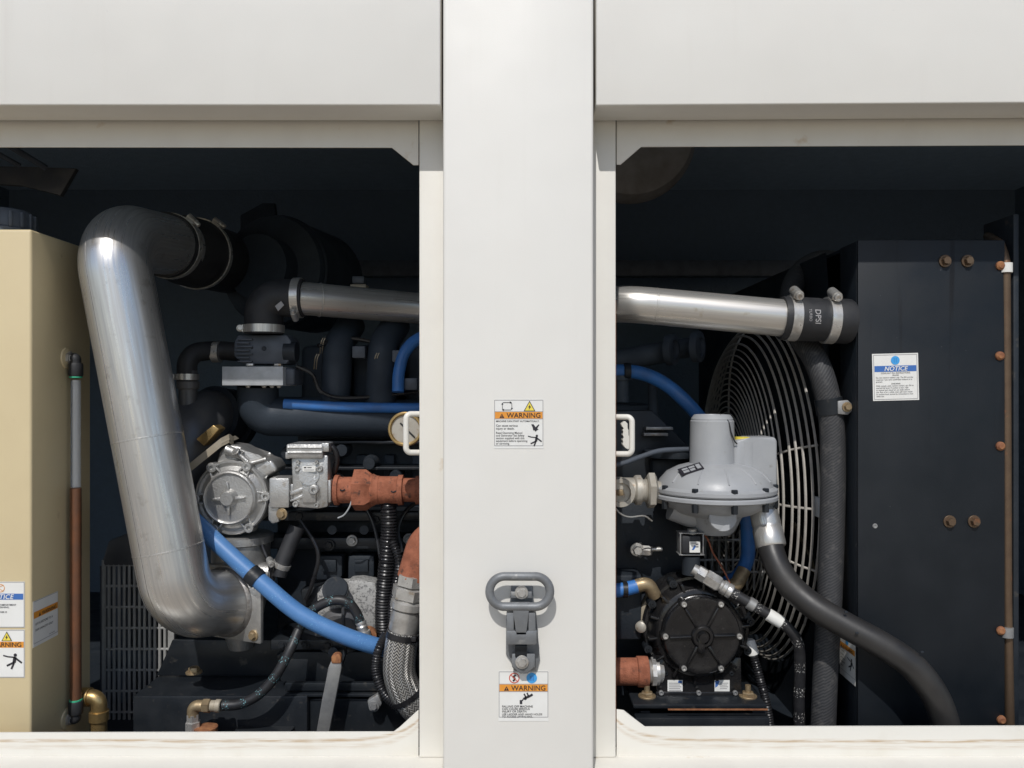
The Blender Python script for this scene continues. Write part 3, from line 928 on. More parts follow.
# ---- mixer (round aluminium cover), cone and pieces round it
dm = 2
t = thing('gas_mixer', 'round cast aluminium gas mixer with a star-ribbed cover, half in shade', 'gas mixer', W(235, 560, 2.07))
mc = W(229.5, 498, dm)
ax = V((-.05, -1, 0)).normalized()
b = MB().lathe([(.078, -.17), (.085, -.16), (.085, -.055), (.091, -.05), (.091, -.036)], mc, ax, 48); part('bowl', b, 'cast_alu', t)
b = MB().lathe([(.091, -.034), (.094, -.030), (.094, -.012), (.091, -.008), (.088, -.008), (.086, -.014), (.080, -.016), (.069, -.006), (.067, .004), (.0635, .007), (.061, .006), (.060, .001), (.024, .003), (.019, .014), (.016, .020), (0, .020)], mc, ax, 56)
cov = part('cover', b, 'cast_alu', t)
b = MB()
for an in (0.05, PI / 2 + .05, PI + .05, 1.5 * PI + .05):
    u_ = X * math.cos(an) + Z * math.sin(an)
    w_ = -X * math.sin(an) + Z * math.cos(an)
    o = mc + ax * .005
    b.prism([o + u_ * .014 + w_ * .005, o + u_ * .042 + w_ * .0015, o + u_ * .042 - w_ * .0015, o + u_ * .014 - w_ * .005], ax * .008, .0012)
part('star_rib', b, 'cast_alu', cov)
for k in range(6):
    an = math.radians(62 + 60 * k)
    u_ = X * math.cos(an) + Z * math.sin(an)
    w_ = -X * math.sin(an) + Z * math.cos(an)
    o = mc + u_ * .089 - ax * .034
    b = MB().lathe([(.0125, 0), (.0125, .032), (.011, .034), (.0055, .034), (.005, .028), (0, .028)], o, ax, 18)
    for s_ in (-1, 1):
        b.prism([mc + u_ * .066 + w_ * (.015 * s_) - ax * .016, mc + u_ * .088 + w_ * (.010 * s_) - ax * .016, mc + u_ * .088 + w_ * (.0055 * s_) - ax * .016, mc + u_ * .066 + w_ * (.0105 * s_) - ax * .016], ax * .013, .001)
    part('screw_ear', b, 'cast_alu', cov)
b = MB().pprism([(219, 452), (226, 444), (240, 446), (258, 458), (272, 460), (278, 470), (262, 480), (222, 470), (216, 462)], 2.025, .09, .008, 3)
b.cyl(W(226, 449, 2.02), W(242, 456, 2.02), .012, 16); b.cyl(W(248, 464, 2.015), W(266, 459, 2.025), .006, 12)
b.cyl(W(234, 450, 2.01), W(248, 462, 2.01), .006, 12); b.bolt(W(236, 452, 2.005), V((-.5, -.5, .7)), .008)
part('inlet_casting', b, 'cast_alu', t)
o = W(259, 469, 2.028)
sticker(t, 'data_sticker', o, V((.86, 0, -.35)), V((-.45, 0, -.9)), .027, .018, [('line', 'sticker_black', 'lettering', 1, [(.1, .15), (.9, .15)], .08), ('line', 'sticker_black', 'lettering', 1, [(.1, .32), (.75, .32)], .08), ('line', 'sticker_grey', 'lettering', 1, [(.2, .5), (.9, .5)], .08)])
b = MB().pbox(269, 478, 289, 508, 1.97, 2.04, .004); b.pbox(284, 484, 293, 500, 1.985, 2.03, .002)
b.pprism([(268, 505), (275, 492), (279, 492), (279, 522), (272, 524), (268, 520)], 1.98, .02, .004)
part('side_block', b, 'cast_alu', t)
b = MB()
b.lathe([(.075, 0), (.082, -.004), (.082, -.022), (.074, -.026), (.074, -.12), (.066, -.17), (.05, -.24), (.03, -.30)], W(241, 533, 2.09), Z, 44)
part('lower_barrel', b, 'cast_alu', t)
b = MB().cyl(W(248, 573, 2.06), W(271, 573, 2.06), .027, 24); b.cyl(W(268, 573, 2.06), W(274, 573, 2.06), .022, 24)
part('vent_stub', b, 'cast_alu', t)
b = MB().bolt(W(282, 514, 1.975), V((-.2, -1, 0)), .010); part('bolt', b, 'old_brass', t)

t = thing('intake_cone', 'dark grey tapered intake casting behind the big steel pipe', 'casting', W(190, 470, 2.2))
cq = fp(WP((236, 420, 2.34), (196, 412, 2.17), (172, 500, 2.12)), .10, 12)
b = MB().tube(cq, [.066 + .030 * i / (len(cq) - 1) for i in range(len(cq))], 36)
part('cone_body', b, 'cone_grey', t)
b = MB().lathe([(.070, -.02), (.086, -.018), (.086, .02), (.076, .022), (.076, .05), (.088, .052), (.088, .08), (.07, .085)], W(216, 417, 2.25), cq[0] - cq[1], 36); part('flange_ring', b, 'engine_black', t)
b = MB().lathe([(.024, -.02), (.024, .05), (.029, .052), (.029, .07), (.024, .072), (.024, .10)], W(188, 408, 2.14), Z, 24); part('neck', b, 'cone_grey', t)
clamp(t, W(187, 377, 2.14), Z, .029, .016, V((-1, -.3, 0)), 'bright_steel')
part('breather_hose', MB().tube(fp(WP((187, 382, 2.14), (187, 353, 2.14), (216, 350, 2.2), (240, 352, 2.2)), .07, 10), .026, 18), 'rubber', t)
part('pipe_band', MB().lathe([(.029, 0), (.029, .02)], W(213, 352, 2.19), X, 24), 'zinc', t)
t = thing('strap_bracket', 'bent flat grey metal strap leading down left above the gas mixer', 'bracket', W(190, 460, 2))
sp = WP((233, 441, 2.035), (229, 438, 2.02), (221, 442, 2.01), (185, 471, 2), (172, 483, 2))
b = MB()
q0 = []
for i, p in enumerate(sp):
    q0.append((p, p + V((0, .045, .004))))
wv = [(-.5, .5)]
for (a0, a1), (b0, b1) in zip(q0, q0[1:]):
    nrm = (b0 - a0).cross(a1 - a0).normalized() * .004
    b.prism([a0, a1, b1, b0], nrm)
    nz = V((0, -.004, 0))
    b.prism([a0 + Z * .010, b0 + Z * .010, b0 - Z * .012, a0 - Z * .012], V((0, .005, 0)))
part('strap', b, 'beige_metal', t)
b = MB().pprism([(196, 439), (213, 425), (219, 429), (204, 446)], 2.035, .05, .002); part('square_block', b, 'brass', t)

# ---- gas valve and pipe train
t = thing('gas_valve', 'square cast aluminium gas valve with ribbed lid beside the mixer', 'valve', W(308, 507, 2))
b = MB().pprism([(291, 455), (328, 455), (328, 507), (318, 509), (293, 507)], 1.975, .085, .005); part('valve_body', b, 'cast_alu', t)
b = MB().pbox(286, 444, 323, 458.5, 1.963, 2.07, .005)
for y in (447.5, 452.5):
    b.tube([W(288, y, 1.964), W(322, y, 1.964)], .004, 12)
b.pbox(321, 443, 329, 452, 1.967, 2.02, .003); b.pbox(285, 452, 290, 459, 1.964, 2, .003)
part('ribbed_lid', b, 'cast_alu', t)
for x, y, r in ((298, 462, 2), (317, 462, 2), (297.5, 468.5, 3), (320, 468.5, 3), (296, 504, 3), (317, 505, 2.4)):
    b = MB().socket(W(x, y, 1.974), -Y, S(r, 1.97), .007); part('screw', b, 'cast_alu', t)
b = MB().cyl(W(309, 475, 1.99), W(309, 475, 1.967), S(10, 1.97), 28); b.pprism([(302, 476), (316, 476), (316, 503), (302, 503)], 1.969, .01, .003)
b.pprism([(290, 492), (303, 487), (303, 491), (290, 496)], 1.97, .02, .002); b.pprism([(290, 500), (303, 494), (303, 498), (290, 502)], 1.97, .02, .002)
b.pbox(318, 480, 331, 503, 1.98, 2.05, .004)
part('front_rib', b, 'cast_alu', t)
b = MB().lathe([(S(5, 1.97), 0), (S(5, 1.97), .010), (S(4, 1.97), .012), (S(2.2, 1.97), .012), (S(2, 1.97), .004), (0, .004)], W(314.5, 489.5, 1.97), -Y, 24); part('port', b, 'cast_alu', t)
o = W(302.5, 466, 1.965)
sticker(t, 'data_plate', o, X, -Z, S(13, 1.97), S(5.5, 1.97), [('line', 'sticker_black', 'lettering', 1, [(.12, .12), (.3, .12)], .10), ('line', 'sticker_black', 'lettering', 1, [(.38, .12), (.7, .12)], .06), ('line', 'sticker_grey', 'lettering', 1, [(.12, .3), (.9, .3)], .06)])
part('cable', MB().tube(cr(WP((328, 446, 2), (334, 449, 2), (337, 458, 2.005), (335, 470, 2.02), (331, 480, 2.05)), 6), S(3, 2), 12), 'loom_plastic', t)

t = thing('gas_pipe', 'rust coloured iron pipe with a hex union running from the valve behind the post', 'pipe', W(380, 490, 2.01))
def gp(px): return W(px, 490, 2.015)
b = MB()
b.lathe([(.030, 0), (.038, .002), (.038, .012), (.033, .014), (.033, .060), (.034, .062)], gp(334.5), X, 36)
part('coupling', b, 'rust_primer', t)
b = MB().lathe([(.034, 0), (.053, .004), (.053, .034), (.042, .048)], gp(353), X, 6, .12)
b.lathe([(.039, 0), (.041, .004), (.036, .014), (.036, .02)], gp(371.5), X, 36)
part('hex_union', b, 'rust_primer', t)
b = MB().lathe([(.033, 0), (.0345, .006), (.0345, .060), (.038, .062), (.038, .074), (.030, .075), (.030, .105), (.036, .106), (.036, .135), (.031, .137), (.031, .44)], gp(374), X, 36)
part('pipe_run', b, 'rust_primer', t)
b = MB().cyl(gp(328), gp(336), .026, 24); b.lathe([(.028, 0), (.028, .004)], gp(331), X, 8); part('nipple', b, 'zinc', t)
b = MB()
for x, y, s in ((340, 489.5, 1), (391, 491, 1)):
    b.tube(cr(WP((x, y, 1.98), (x + 2, y + 1.2, 1.98), (x + 5, y, 1.98)), 4), .0016, 6)
part('cast_mark', b, 'engine_black', t)

t = thing('dial_gauge', 'round dial with a brass rim behind the left white loop', 'gauge', W(404, 431, 1.9))
dg_ = W(405.5, 429, 1.86)
part('face', MB().lathe([(.036, -.012), (.036, 0), (0, .001)], dg_, -Y, 32), 'dull_nickel', t)
b = MB()
b.tube([dg_ + (X * math.cos(2 * PI * k / 36) + Z * math.sin(2 * PI * k / 36)) * .0365 - Y * .002 for k in range(36)], .0042, 10, closed=True); part('rim', b, 'brass', t)
b = MB().tube([dg_ + V((-.012, -.002, .014)), dg_ + V((.022, -.002, -.020))], .0018, 6); b.lathe([(.006, 0), (.005, .004), (0, .004)], dg_, -Y, 14); part('needle', b, 'black_paint', t)
part('stem', MB().cyl(dg_ + Y * .01, dg_ + Y * .30, .016, 16), 'engine_black', t)

# ---- looms and hoses, left
def hose(name, label, cat, path, r, mat, seg=18, group=None, n=10):
    pts = cr(WP(*path), n)
    return thing_hose(name, label, cat, pts, r, mat, seg, group)

def thing_hose(name, label, cat, pts, r, mat, seg=18, group=None):
    t = thing(name, label, cat, pts[0], group)
    part('hose_body', MB().tube(pts, r, seg), mat, t)
    return t

def loom(label, path, r, pitch=.0075, depth=.003):
    t = thing('cable_loom', label, 'cable loom', W(*path[0]), 'black corrugated cable looms')
    part('loom_body', corrugated(MB(), cr(WP(*path), 10), r, pitch, depth), 'loom_plastic', t)
    return t

loom('thick black corrugated loom hanging down behind the rust coloured pipe', [(388, 496, 2.02), (389, 530, 2.02), (386, 570, 2.02), (383, 610, 2.03), (385, 660, 2.05)], S(8.5, 2.02))
loom('short thin black corrugated loom beside the thick hanging one', [(392, 540, 2.0), (399, 562, 1.99), (396, 585, 1.99), (392, 610, 2.0), (392, 640, 2.02)], S(4.6, 2.0))
loom('thin black corrugated loom curving under the braided hose to the sill corner', [(386, 634, 1.94), (378, 652, 1.92), (376, 672, 1.91), (383, 692, 1.90), (396, 705, 1.89), (418, 720, 1.87)], S(5, 1.9), .006, .002)

t = thing('rusty_elbow', 'rust coloured iron elbow with hex fittings at the left jamb', 'elbow', W(412, 575, 1.9))
part('elbow_body', MB().tube(fp(WP((413, 578, 1.90), (424, 540, 1.90), (470, 524, 1.92)), .05, 10), .038, 26), 'rust_primer', t)
hx0, hx1 = W(414, 570, 1.895), W(403, 634, 1.895)
hd = (hx1 - hx0).normalized()
L_ = (hx1 - hx0).length
b = MB()
b.lathe([(.030, 0), (.030, .012)], hx0, hd, 20)
b.lathe([(.034, .010), (.038, .012), (.038, .036), (.034, .038)], hx0, hd, 6, .4)
b.lathe([(.040, .040), (.044, .042), (.044, .066), (.038, .069)], hx0, hd, 6, .2)
b.lathe([(.034, .068), (.042, .075), (.042, .090), (.036, .094)], hx0, hd, 20)
part('hex_fitting', b, 'zinc', t)
b = MB().lathe([(.030, .092), (.036, .096), (.037, .140), (.034, .148), (.034, .152)], hx0, hd, 28)
part('crimp_sleeve', b, 'zinc', t)
t = thing('braided_hose', 'fat braided stainless hose hanging from the silver fittings at the left jamb', 'hose', W(402, 660, 1.9))
bp = cr([hx0 + hd * .145] + WP((400.5, 650, 1.895), (399.5, 672, 1.895), (405, 690, 1.895), (416, 706, 1.90), (434, 720, 1.92)), 12)
part('hose_body', MB().tube(bp, [.0385] * len(bp), 32), 'braid', t)
b = MB().lathe([(.0385, -.007), (.0410, -.007), (.0410, .007), (.0385, .007)], hx0 + hd * .155, hd, 32)
b.box(hx0 + hd * .155 + V((.03, -.034, 0)), (.012, .010, .012), None, .002)
part('cable_tie', b, 'loom_plastic', t)
i2 = int(len(bp) * .66)
b = MB().lathe([(.0385, -.006), (.0412, -.006), (.0412, .006), (.0385, .006)], bp[i2], bp[i2 + 1] - bp[i2 - 1], 32); part('cable_tie', b, 'loom_plastic', t)

bh = dense(cr(WP((178, 505, 1.99), (200, 526, 1.975), (225, 550, 1.955), (262, 583, 1.935), (300, 614, 1.925), (340, 634, 1.93), (372, 645, 1.945), (400, 652, 1.985)), 10), .012)
t = thing('coolant_hose', 'bright blue rubber hose running down across the left opening below the mixer', 'hose', W(300, 614, 1.93))
part('hose_body', MB().tube(bh, S(8.5, 1.94), 26), 'hose_blue_print', t)
i1 = min(range(len(bh)), key=lambda i: (bh[i] - W(252.5, 576, 1.94)).length)
tn = bh[i1 + 1] - bh[i1 - 1]
part('hose_clip', MB().lathe([(S(8.5, 1.94), -.014), (S(9.8, 1.94), -.014), (S(9.8, 1.94), .014), (S(8.5, 1.94), .014)], bh[i1], tn, 28), 'black_paint', t)

t = thing('oil_line', 'black hose with green flecks looping from a brass elbow under the blue hose', 'hose', W(200, 720, 1.93))
ol = cr(WP((223, 705.5, 1.90), (240, 704, 1.90), (258, 695, 1.90), (275, 677, 1.905), (290, 650, 1.92), (300, 628, 1.95), (313, 610, 1.955), (332, 600.5, 1.955), (347, 602, 1.955), (356, 612, 1.96), (361, 624, 1.965)), 10)
part('hose_body', MB().tube(ol, S(5, 1.92), 18), 'hose_green_print', t)
b = MB().lathe([(.013, 0), (.013, .010), (.015, .012), (.015, .022), (.013, .024)], W(211, 705.8, 1.90), X, 20); part('ferrule', b, 'beige_metal', t)
b = MB().lathe([(.013, 0), (.014, .004), (.012, .010), (.014, .014), (.012, .020), (.013, .026), (.017, .027), (.017, .040)], W(360.5, 621, 1.965), V((.25, 0, -1)), 20); part('end_ferrule', b, 'zinc', t)
b = MB().tube(fp(WP((210, 705.8, 1.90), (193, 705.8, 1.90), (193, 716, 1.90)), .018, 8), .0135, 16)
b.lathe([(.015, 0), (.0165, .002), (.0165, .016), (.014, .018)], W(203, 705.8, 1.90), X, 6)
part('brass_elbow', b, 'old_brass', t)
b = MB().lathe([(.015, 0), (.015, .016), (.018, .018), (.018, .05), (.02, .052), (.02, .07)], W(193, 714, 1.90), -Z, 6, .3); part('hex_fitting', b, 'zinc', t)
b = MB().lathe([(.027, 0), (.027, .012), (.02, .014)], W(206, 732, 1.90), Z, 28); part('rusty_cap', b, 'rust', t)

# ---- pedestal bracket, galvanised stay, alternator grille
t = thing('engine_mount', 'black painted steel engine mount plate with a bolt below the flange', 'mount', W(220, 735, 2.05))
b = MB()
b.box(W(232, 700, 2.14) + V((.03, 0, -.06)), (.43, .34, .27), None, .004)
part('mount_box', b, 'black_paint', t)
b = MB().pprism([(156, 676), (166, 655), (172, 640), (292, 640), (292, 676)], 2.10, .012, .003); part('gusset', b, 'black_paint', t)
b = MB().bolt(W(194, 672.5, 2.02), Z, .014, .014); part('bolt', b, 'old_brass', t)
b = MB().cyl(W(265, 728, 1.96), W(265, 745, 1.96), .07, 28); part('boss', b, 'black_paint', t)
b = MB().pbox(285, 683, 440, 691, 1.985, 2.0, .002); b.pbox(300, 699, 440, 735, 1.99, 2.01, .002); b.pbox(285, 694, 440, 697, 1.975, 2.0, .001); part('ledge_rail', b, 'black_paint', t)

t = thing('support_stay', 'grey galvanised flat stay with a rusty top, leaning at the sill', 'stay', W(325, 735, 1.93))
b = MB().pprism([(331, 661), (341, 661), (341.5, 668), (329, 733), (316, 733), (322, 700), (328, 668)], 1.92, .012, .003); part('stay_bar', b, 'galvanised', t)
b = MB().pprism([(331, 656.5), (334, 654), (339, 654), (341, 657), (341, 664), (331, 664)], 1.916, .02, .004); part('rusty_top', b, 'rust', t)
b = MB().pprism([(340, 672), (345, 655), (343, 650)], 1.93, .03, .001); part('edge_web', b, 'black_paint', t)

t = thing('alternator_grille', 'upright slatted metal grille standing in shade right of the tan tank', 'grille', W(138, 735, 2.2))
gx0, gx1, gy0, gy1 = 104, 170, 566, 760
b = MB()
for k in range(14):
    x = gx0 + (gx1 - gx0) * k / 13
    b.tube([W(x, gy0 - 8 + (2 if k in (0, 13) else 0), 2.2), W(x, gy1, 2.2)], .0042 if k not in (0, 13) else .006, 8)
for y in range(565, 760, 21):
    b.tube([W(gx0, y, 2.2), W(gx1, y, 2.2)], .0036, 8)
part('slats', b, 'grille_paint', t)
b = MB().pprism([(102, 560), (108, 541), (128, 533), (150, 536), (166, 548), (172, 560), (172, 566), (102, 566)], 2.195, .10, .006); part('top_cowl', b, 'cone_grey', t)
b = MB().pbox(169, 560, 174, 760, 2.19, 2.22, .003); part('side_frame', b, 'grille_paint', t)
part('backing', MB().pbox(100, 566, 174, 760, 2.42, 2.45), 'engine_black', t)
part('inner_pipe', MB().tube(WP((110, 655, 2.30), (170, 662, 2.30)), .03, 14), 'servo_grey', t)
part('inner_post', MB().tube(WP((124, 560, 2.34), (130, 760, 2.34)), .028, 14), 'servo_grey', t)

# ---- engine
t = thing('engine', 'large black engine filling the shaded middle of both openings', 'engine', V((0, .8, .45)))
zf = .45
b = MB()
b.box(V((-.10, .88, (W(0, 520, 2.2).z + zf) / 2)), (1.10, .55, W(0, 520, 2.2).z - zf), None, .012)
part('block', b, 'engine_black', t)
b = MB().box(V((-.10, .95, (W(0, 405, 2.25).z + W(0, 520, 2.2).z) / 2)), (1.06, .42, W(0, 405, 2.25).z - W(0, 520, 2.2).z), None, .012)
for x in range(300, 460, 28):
    b.pbox(x, 455, x + 10, 512, 2.30, 2.36, .004)
part('cylinder_head', b, 'shade_black', t)
b = MB()
for x in (300, 352, 404, 456):
    b.pbox(x, 345, x + 44, 404, 2.30, 2.62, .02, 3)
part('valve_cover', b, 'shade_black', t)
b = MB()
for x in (335, 380):
    b.tube(fp(WP((x, 404, 2.2), (x + 3, 345, 2.2), (x + 16, 325, 2.3)), .06, 8), S(15, 2.2), 20)
part('runner', b, 'intake_black', t)
b = MB()
b.pbox(262, 512, 470, 521, 2.10, 2.2, .003); b.pbox(262, 538, 470, 549, 2.11, 2.2, .003); b.pbox(300, 441, 470, 444, 2.20, 2.3, .002)
b.pbox(262, 467, 470, 470, 2.2, 2.3, .002)
part('block_rail', b, 'black_paint', t)
for x in (316, 348, 380, 412):
    b = MB().pprism([(x, 556), (x + 26, 556), (x + 26, 576), (x + 22, 580), (x, 580)], 2.12, .06, .004)
    b.pbox(x + 6, 560, x + 20, 572, 2.11, 2.14, .002)
    part('side_casting', b, 'engine_black', t)
for x in (300, 332, 364, 396):
    b = MB().cyl(W(x, 530, 2.16), W(x, 530, 2.10), .012, 12); part('side_plug', b, 'engine_black', t)
for x, y in ((352, 540.5), (409, 539), (329, 545), (376, 519), (300, 516)):
    b = MB().bolt(W(x, y, 2.105), -Y, .0105); part('bolt', b, 'black_paint' if y > 544 or y < 520 else 'galvanised', t)
b = MB().pprism([(318, 640), (317, 593), (322, 590), (322, 585), (330, 583), (345, 586), (348, 581), (360, 580), (375, 583), (378, 600), (378, 640)], 2.06, .06, .004)
part('grainy_cover', b, 'rough_alu', t, 'pale grainy cast cover')
b = MB().lathe([(.062, 0), (.060, .02), (.05, .03), (0, .034)], W(340, 632, 2.055), -Y, 36)
b.tube([W(343, 605, 2.02), W(343, 634, 2.02)], .004, 8)
part('round_cover', b, 'cone_grey', t)
b = MB().cyl(W(336, 588, 2.06), W(336, 588, 2.0), S(11, 2.0), 28); b.lathe([(S(13, 2), 0), (S(13, 2), .012)], W(336, 590, 2.02), V((0, -1, .3)), 28); part('plug', b, 'engine_black', t)
b = MB().pbox(270, 640, 460, 650, 2.0, 2.15, .003); b.pbox(280, 652, 460, 682, 2.03, 2.15, .004); b.cyl(W(333, 652.5, 2.0), W(333, 652.5, 1.985), .012, 20)
part('pan_rail', b, 'black_paint', t)
b = MB().lathe([(.020, 0), (.022, .004), (.022, .018), (.012, .02), (.012, .012), (0, .012)], W(369, 634, 2.02), -Y, 24); part('port_ring', b, 'rust', t)
b = MB().pprism([(367, 701), (378, 694), (382, 704), (376, 713), (369, 711)], 1.95, .02, .004); b.bolt(W(374, 706, 1.949), -Y, .009); part('clip_bracket', b, 'galvanised', t)
b = MB()
b.pbox(350, 284, 366, 289, 2.32, 2.37, .002)
part('cap_base', b, 'beige_metal', t)
part('cap_top', MB().pbox(352, 276, 364, 283.5, 2.32, 2.36, .003), 'servo_grey', t)
for x, y in ((317, 357), (377, 356), (323, 341)):
    b = MB()
    for dx in (0, 2.2):
        b.tube(cr(WP((x + dx, y - 3, 2.16), (x + dx - 2, y + 2, 2.16), (x + dx - 3, y + 12, 2.2)), 5), .0016, 6)
    part('wire_tip', b, 'beige_metal', t)
# dark end of the engine in the right opening
b = MB()
b.pprism([(560, 412), (652, 410), (690, 447), (690, 500), (560, 520)], 2.16, .05, .004)
part('end_plate', b, 'black_paint', t)
b = MB().pbox(646, 427, 673, 430, 2.13, 2.16, .001); b.pbox(644, 433, 668, 436, 2.13, 2.16, .001); part('slot_trim', b, 'galvanised', t)
b = MB().lathe([(.068, 0), (.072, .01), (.072, .018), (.0, .02)], W(672, 457, 2.12), Z, 36); b.pbox(652, 459, 700, 505, 2.13, 2.3, .01); part('accessory', b, 'engine_black', t)
b = MB()
b.tube(WP((610, 362, 2.35), (664, 352, 2.35)), .032, 18)
for x, y in ((668, 350), (694, 347)):
    b.lathe([(.045, 0), (.045, .02), (.03, .022), (.03, .01), (0, .01)], W(x, y, 2.32), V((.8, -.5, 0)), 24)
b.tube(WP((668, 350, 2.38), (700, 346, 2.4)), .03, 16)
b.tube(WP((622, 402, 2.2), (622, 372, 2.2)), .018, 14); b.lathe([(.03, 0), (.03, .012)], W(622, 380, 2.2), Z, 20)
b.tube(WP((652, 378, 2.3), (654, 418, 2.25)), .014, 12)
part('pulley_stack', b, 'shade_black', t)
b = MB()
b.pbox(540, 520, 700, 800, 2.12, 2.2, .008); b.pbox(604, 575, 642, 640, 2.02, 2.12, .006); b.pprism([(600, 500), (660, 500), (692, 540), (692, 575), (600, 600)], 2.10, .03, .004)
part('front_cover', b, 'engine_black', t)
b = MB().bolt(W(640, 550, 2.06), V((.9, -.4, 0)), .014, .03); b.cyl(W(632, 550, 2.06), W(662, 549, 2.06), .006, 12)
b.bolt(W(637, 549.5, 2.05), -Y, .012, .02)
part('stud', b, 'zinc', t)
b = MB()
for k in range(9):
    b.tube([W(705 + k * 7, 530, 2.22), W(705 + k * 7, 590, 2.22)], .004, 8)
for y in (540, 560, 572):
    b.tube([W(700, y, 2.22), W(765, y, 2.22)], .004, 8)
part('small_grille', b, 'galvanised', t)

for x in range(282, 420, 23):
    b = MB().bolt(W(x, 645, 2.0), -Y, .008, .007); part('pan_bolt', b, 'black_paint', t)
for x, y in ((292, 452), (345, 449), (372, 462), (398, 474)):
    b = MB().lathe([(.022, 0), (.022, .02), (.016, .03), (.016, .05), (0, .05)], W(x, y, 2.24), -Y, 20); part('head_boss', b, 'engine_black', t)
for x0_, x1_, y in ((300, 330, 590), (300, 316, 610), (276, 300, 655)):
    b = MB().pprism([(x0_, y), (x1_, y - 6), (x1_ + 4, y + 8), (x0_ + 3, y + 18)], 2.07, .05, .004); part('rib_casting', b, 'black_paint', t)
for pth in ([(296, 366, 2.12), (312, 374, 2.13), (322, 392, 2.14), (350, 398, 2.16), (420, 392, 2.2)], [(318, 346, 2.16), (340, 338, 2.2), (372, 342, 2.2), (398, 352, 2.2)],
            [(300, 520, 2.06), (318, 552, 2.05), (312, 584, 2.05), (306, 600, 2.06)], [(262, 545, 2.05), (271, 570, 2.04), (273, 600, 2.05)], [(330, 470, 2.1), (350, 484, 2.1), (372, 520, 2.08), (381, 560, 2.06)],
            [(420, 500, 2.1), (405, 512, 2.08), (398, 530, 2.06), (402, 552, 2.05)]):
    b = MB().tube(cr(WP(*pth), 8), .0055, 10); part('cable', b, 'loom_plastic', t)
for x, y in ((352, 346), (392, 350), (404, 378)):
    b = MB().pbox(x, y, x + 13, y + 12, 2.17, 2.22, .003); part('connector', b, 'servo_grey', t)

# dim blue hoses
hose('coolant_hose', 'dim blue hose lying level along the engine behind the dial', 'hose', [(284, 404, 2.14), (340, 407, 2.15), (400, 408, 2.17), (470, 408, 2.2)], S(5.2, 2.15), 'blue_rubber')
hose('coolant_hose', 'dim blue hose curving behind the left jamb above the dial', 'hose', [(398, 392, 2.16), (399, 372, 2.17), (405, 352, 2.18), (420, 338, 2.2), (450, 330, 2.24)], S(6, 2.18), 'blue_rubber')
t = hose('coolant_hose', 'shaded blue hose arching from the post down behind the grey regulator', 'hose', [(570, 372, 2.2), (614, 371, 2.19), (640, 373, 2.18), (665, 384, 2.17), (688, 404, 2.165), (712, 432, 2.2)], S(6.8, 2.18), 'blue_rubber')
part('hose_clip', MB().lathe([(S(7.6, 2.19), -.009), (S(8.6, 2.19), -.007), (S(8.6, 2.19), .009)], W(627, 371.5, 2.185), X, 24), 'engine_black', t)
hose('coolant_hose', 'short blue hose dropping behind the regulator, top end sunlit', 'hose', [(745, 500, 2.10), (747, 520, 2.10), (748, 540, 2.11), (747, 560, 2.12), (738, 576, 2.13), (724, 584, 2.14)], S(7, 2.1), 'blue_rubber')
t = hose('coolant_hose', 'stub of blue hose with a brass barb poking from the right jamb', 'hose', [(596, 592, 1.99), (620, 590, 1.99), (637, 586, 1.99)], S(7, 1.99), 'blue_rubber')
b = MB().tube(fp(WP((636, 586, 1.99), (648, 583, 1.99), (655, 596, 2.0)), .02, 8), .017, 16); part('brass_barb', b, 'old_brass', t)
part('hose_clip', MB().lathe([(.0175, -.006), (.02, -.006), (.02, .006), (.0175, .006)], W(625, 589.5, 1.99), X, 22), 'loom_plastic', t)
# misc dark hose by the mixer
t = thing_hose('sensor_hose', 'short dark hose with a clamp slanting down right of the mixer barrel', 'hose', WP((297, 527, 2.03), (283, 561, 2.01), (279, 577, 2.0)), [S(8, 2.02), S(8, 2.02), S(7, 2)], 'rubber')
clamp(t, W(281.5, 565, 2.008), V((.4, 0, .9)), S(8.4, 2.01), .012, V((-1, -.4, -.2)), 'zinc')
hose('wire', 'thin pale wire hanging under the rust coloured pipe', 'wire', [(352, 500, 1.98), (349, 508, 1.98), (344, 515, 1.985), (338, 518, 1.99)], .002, 'adapter_grey', 8)

# ================================================================== RIGHT OPENING
# ---- radiator shroud
DR = 1.844
t = thing('radiator_shroud', 'black sheet metal radiator cover with rain streaks and a notice sticker', 'radiator', V((.97, .3, .45)))
x0, x1 = W(858, 0, DR).x, W(1005, 0, DR).x
z1 = W(0, 240, DR).z
b = MB().box(V(((x0 + x1) / 2, DR - D0 + .004, (z1 + .45) / 2)), (x1 - x0, .008, z1 - .45), None, .002)
lc = V(((x0 + x1) / 2, DR - D0, z1 - .25))
o = finish('side_plate', b, 'streaked_plate', lc); o.location = lc - V(t.location); o.parent = t
b = MB().box(V((x1 - .003, .35, (z1 + .45) / 2)), (.006, .2, z1 - .45)); part('far_flange', b, 'engine_black', t)
# shroud face with round hole for the fan
gy, gz, gr = 2.52 - D0, ZC - .295, .52
xf = x0 + .003
xs = W(820, 0, 2.0).x + .012
b = MB()
y0, y1, zz0, zz1 = .375, 1.75, .45, z1 - .002
nseg = 64
inn, out = [], []
for k in range(nseg):
    a = 2 * PI * k / nseg
    c_, s_ = math.cos(a), math.sin(a)
    inn.append(V((xs, gy + gr * 1.01 * c_, gz + gr * 1.01 * s_)))
    tt = min((y1 - gy) / c_ if c_ > 1e-6 else ((y0 - gy) / c_ if c_ < -1e-6 else 1e9), (zz1 - gz) / s_ if s_ > 1e-6 else ((zz0 - gz) / s_ if s_ < -1e-6 else 1e9))
    out.append(V((xs, gy + max(tt, gr * 1.012) * c_, gz + max(tt, gr * 1.012) * s_)))
vi = [b.bm.verts.new(p) for p in inn]; vo = [b.bm.verts.new(p) for p in out]; vd = [b.bm.verts.new(p + X * .2) for p in inn]
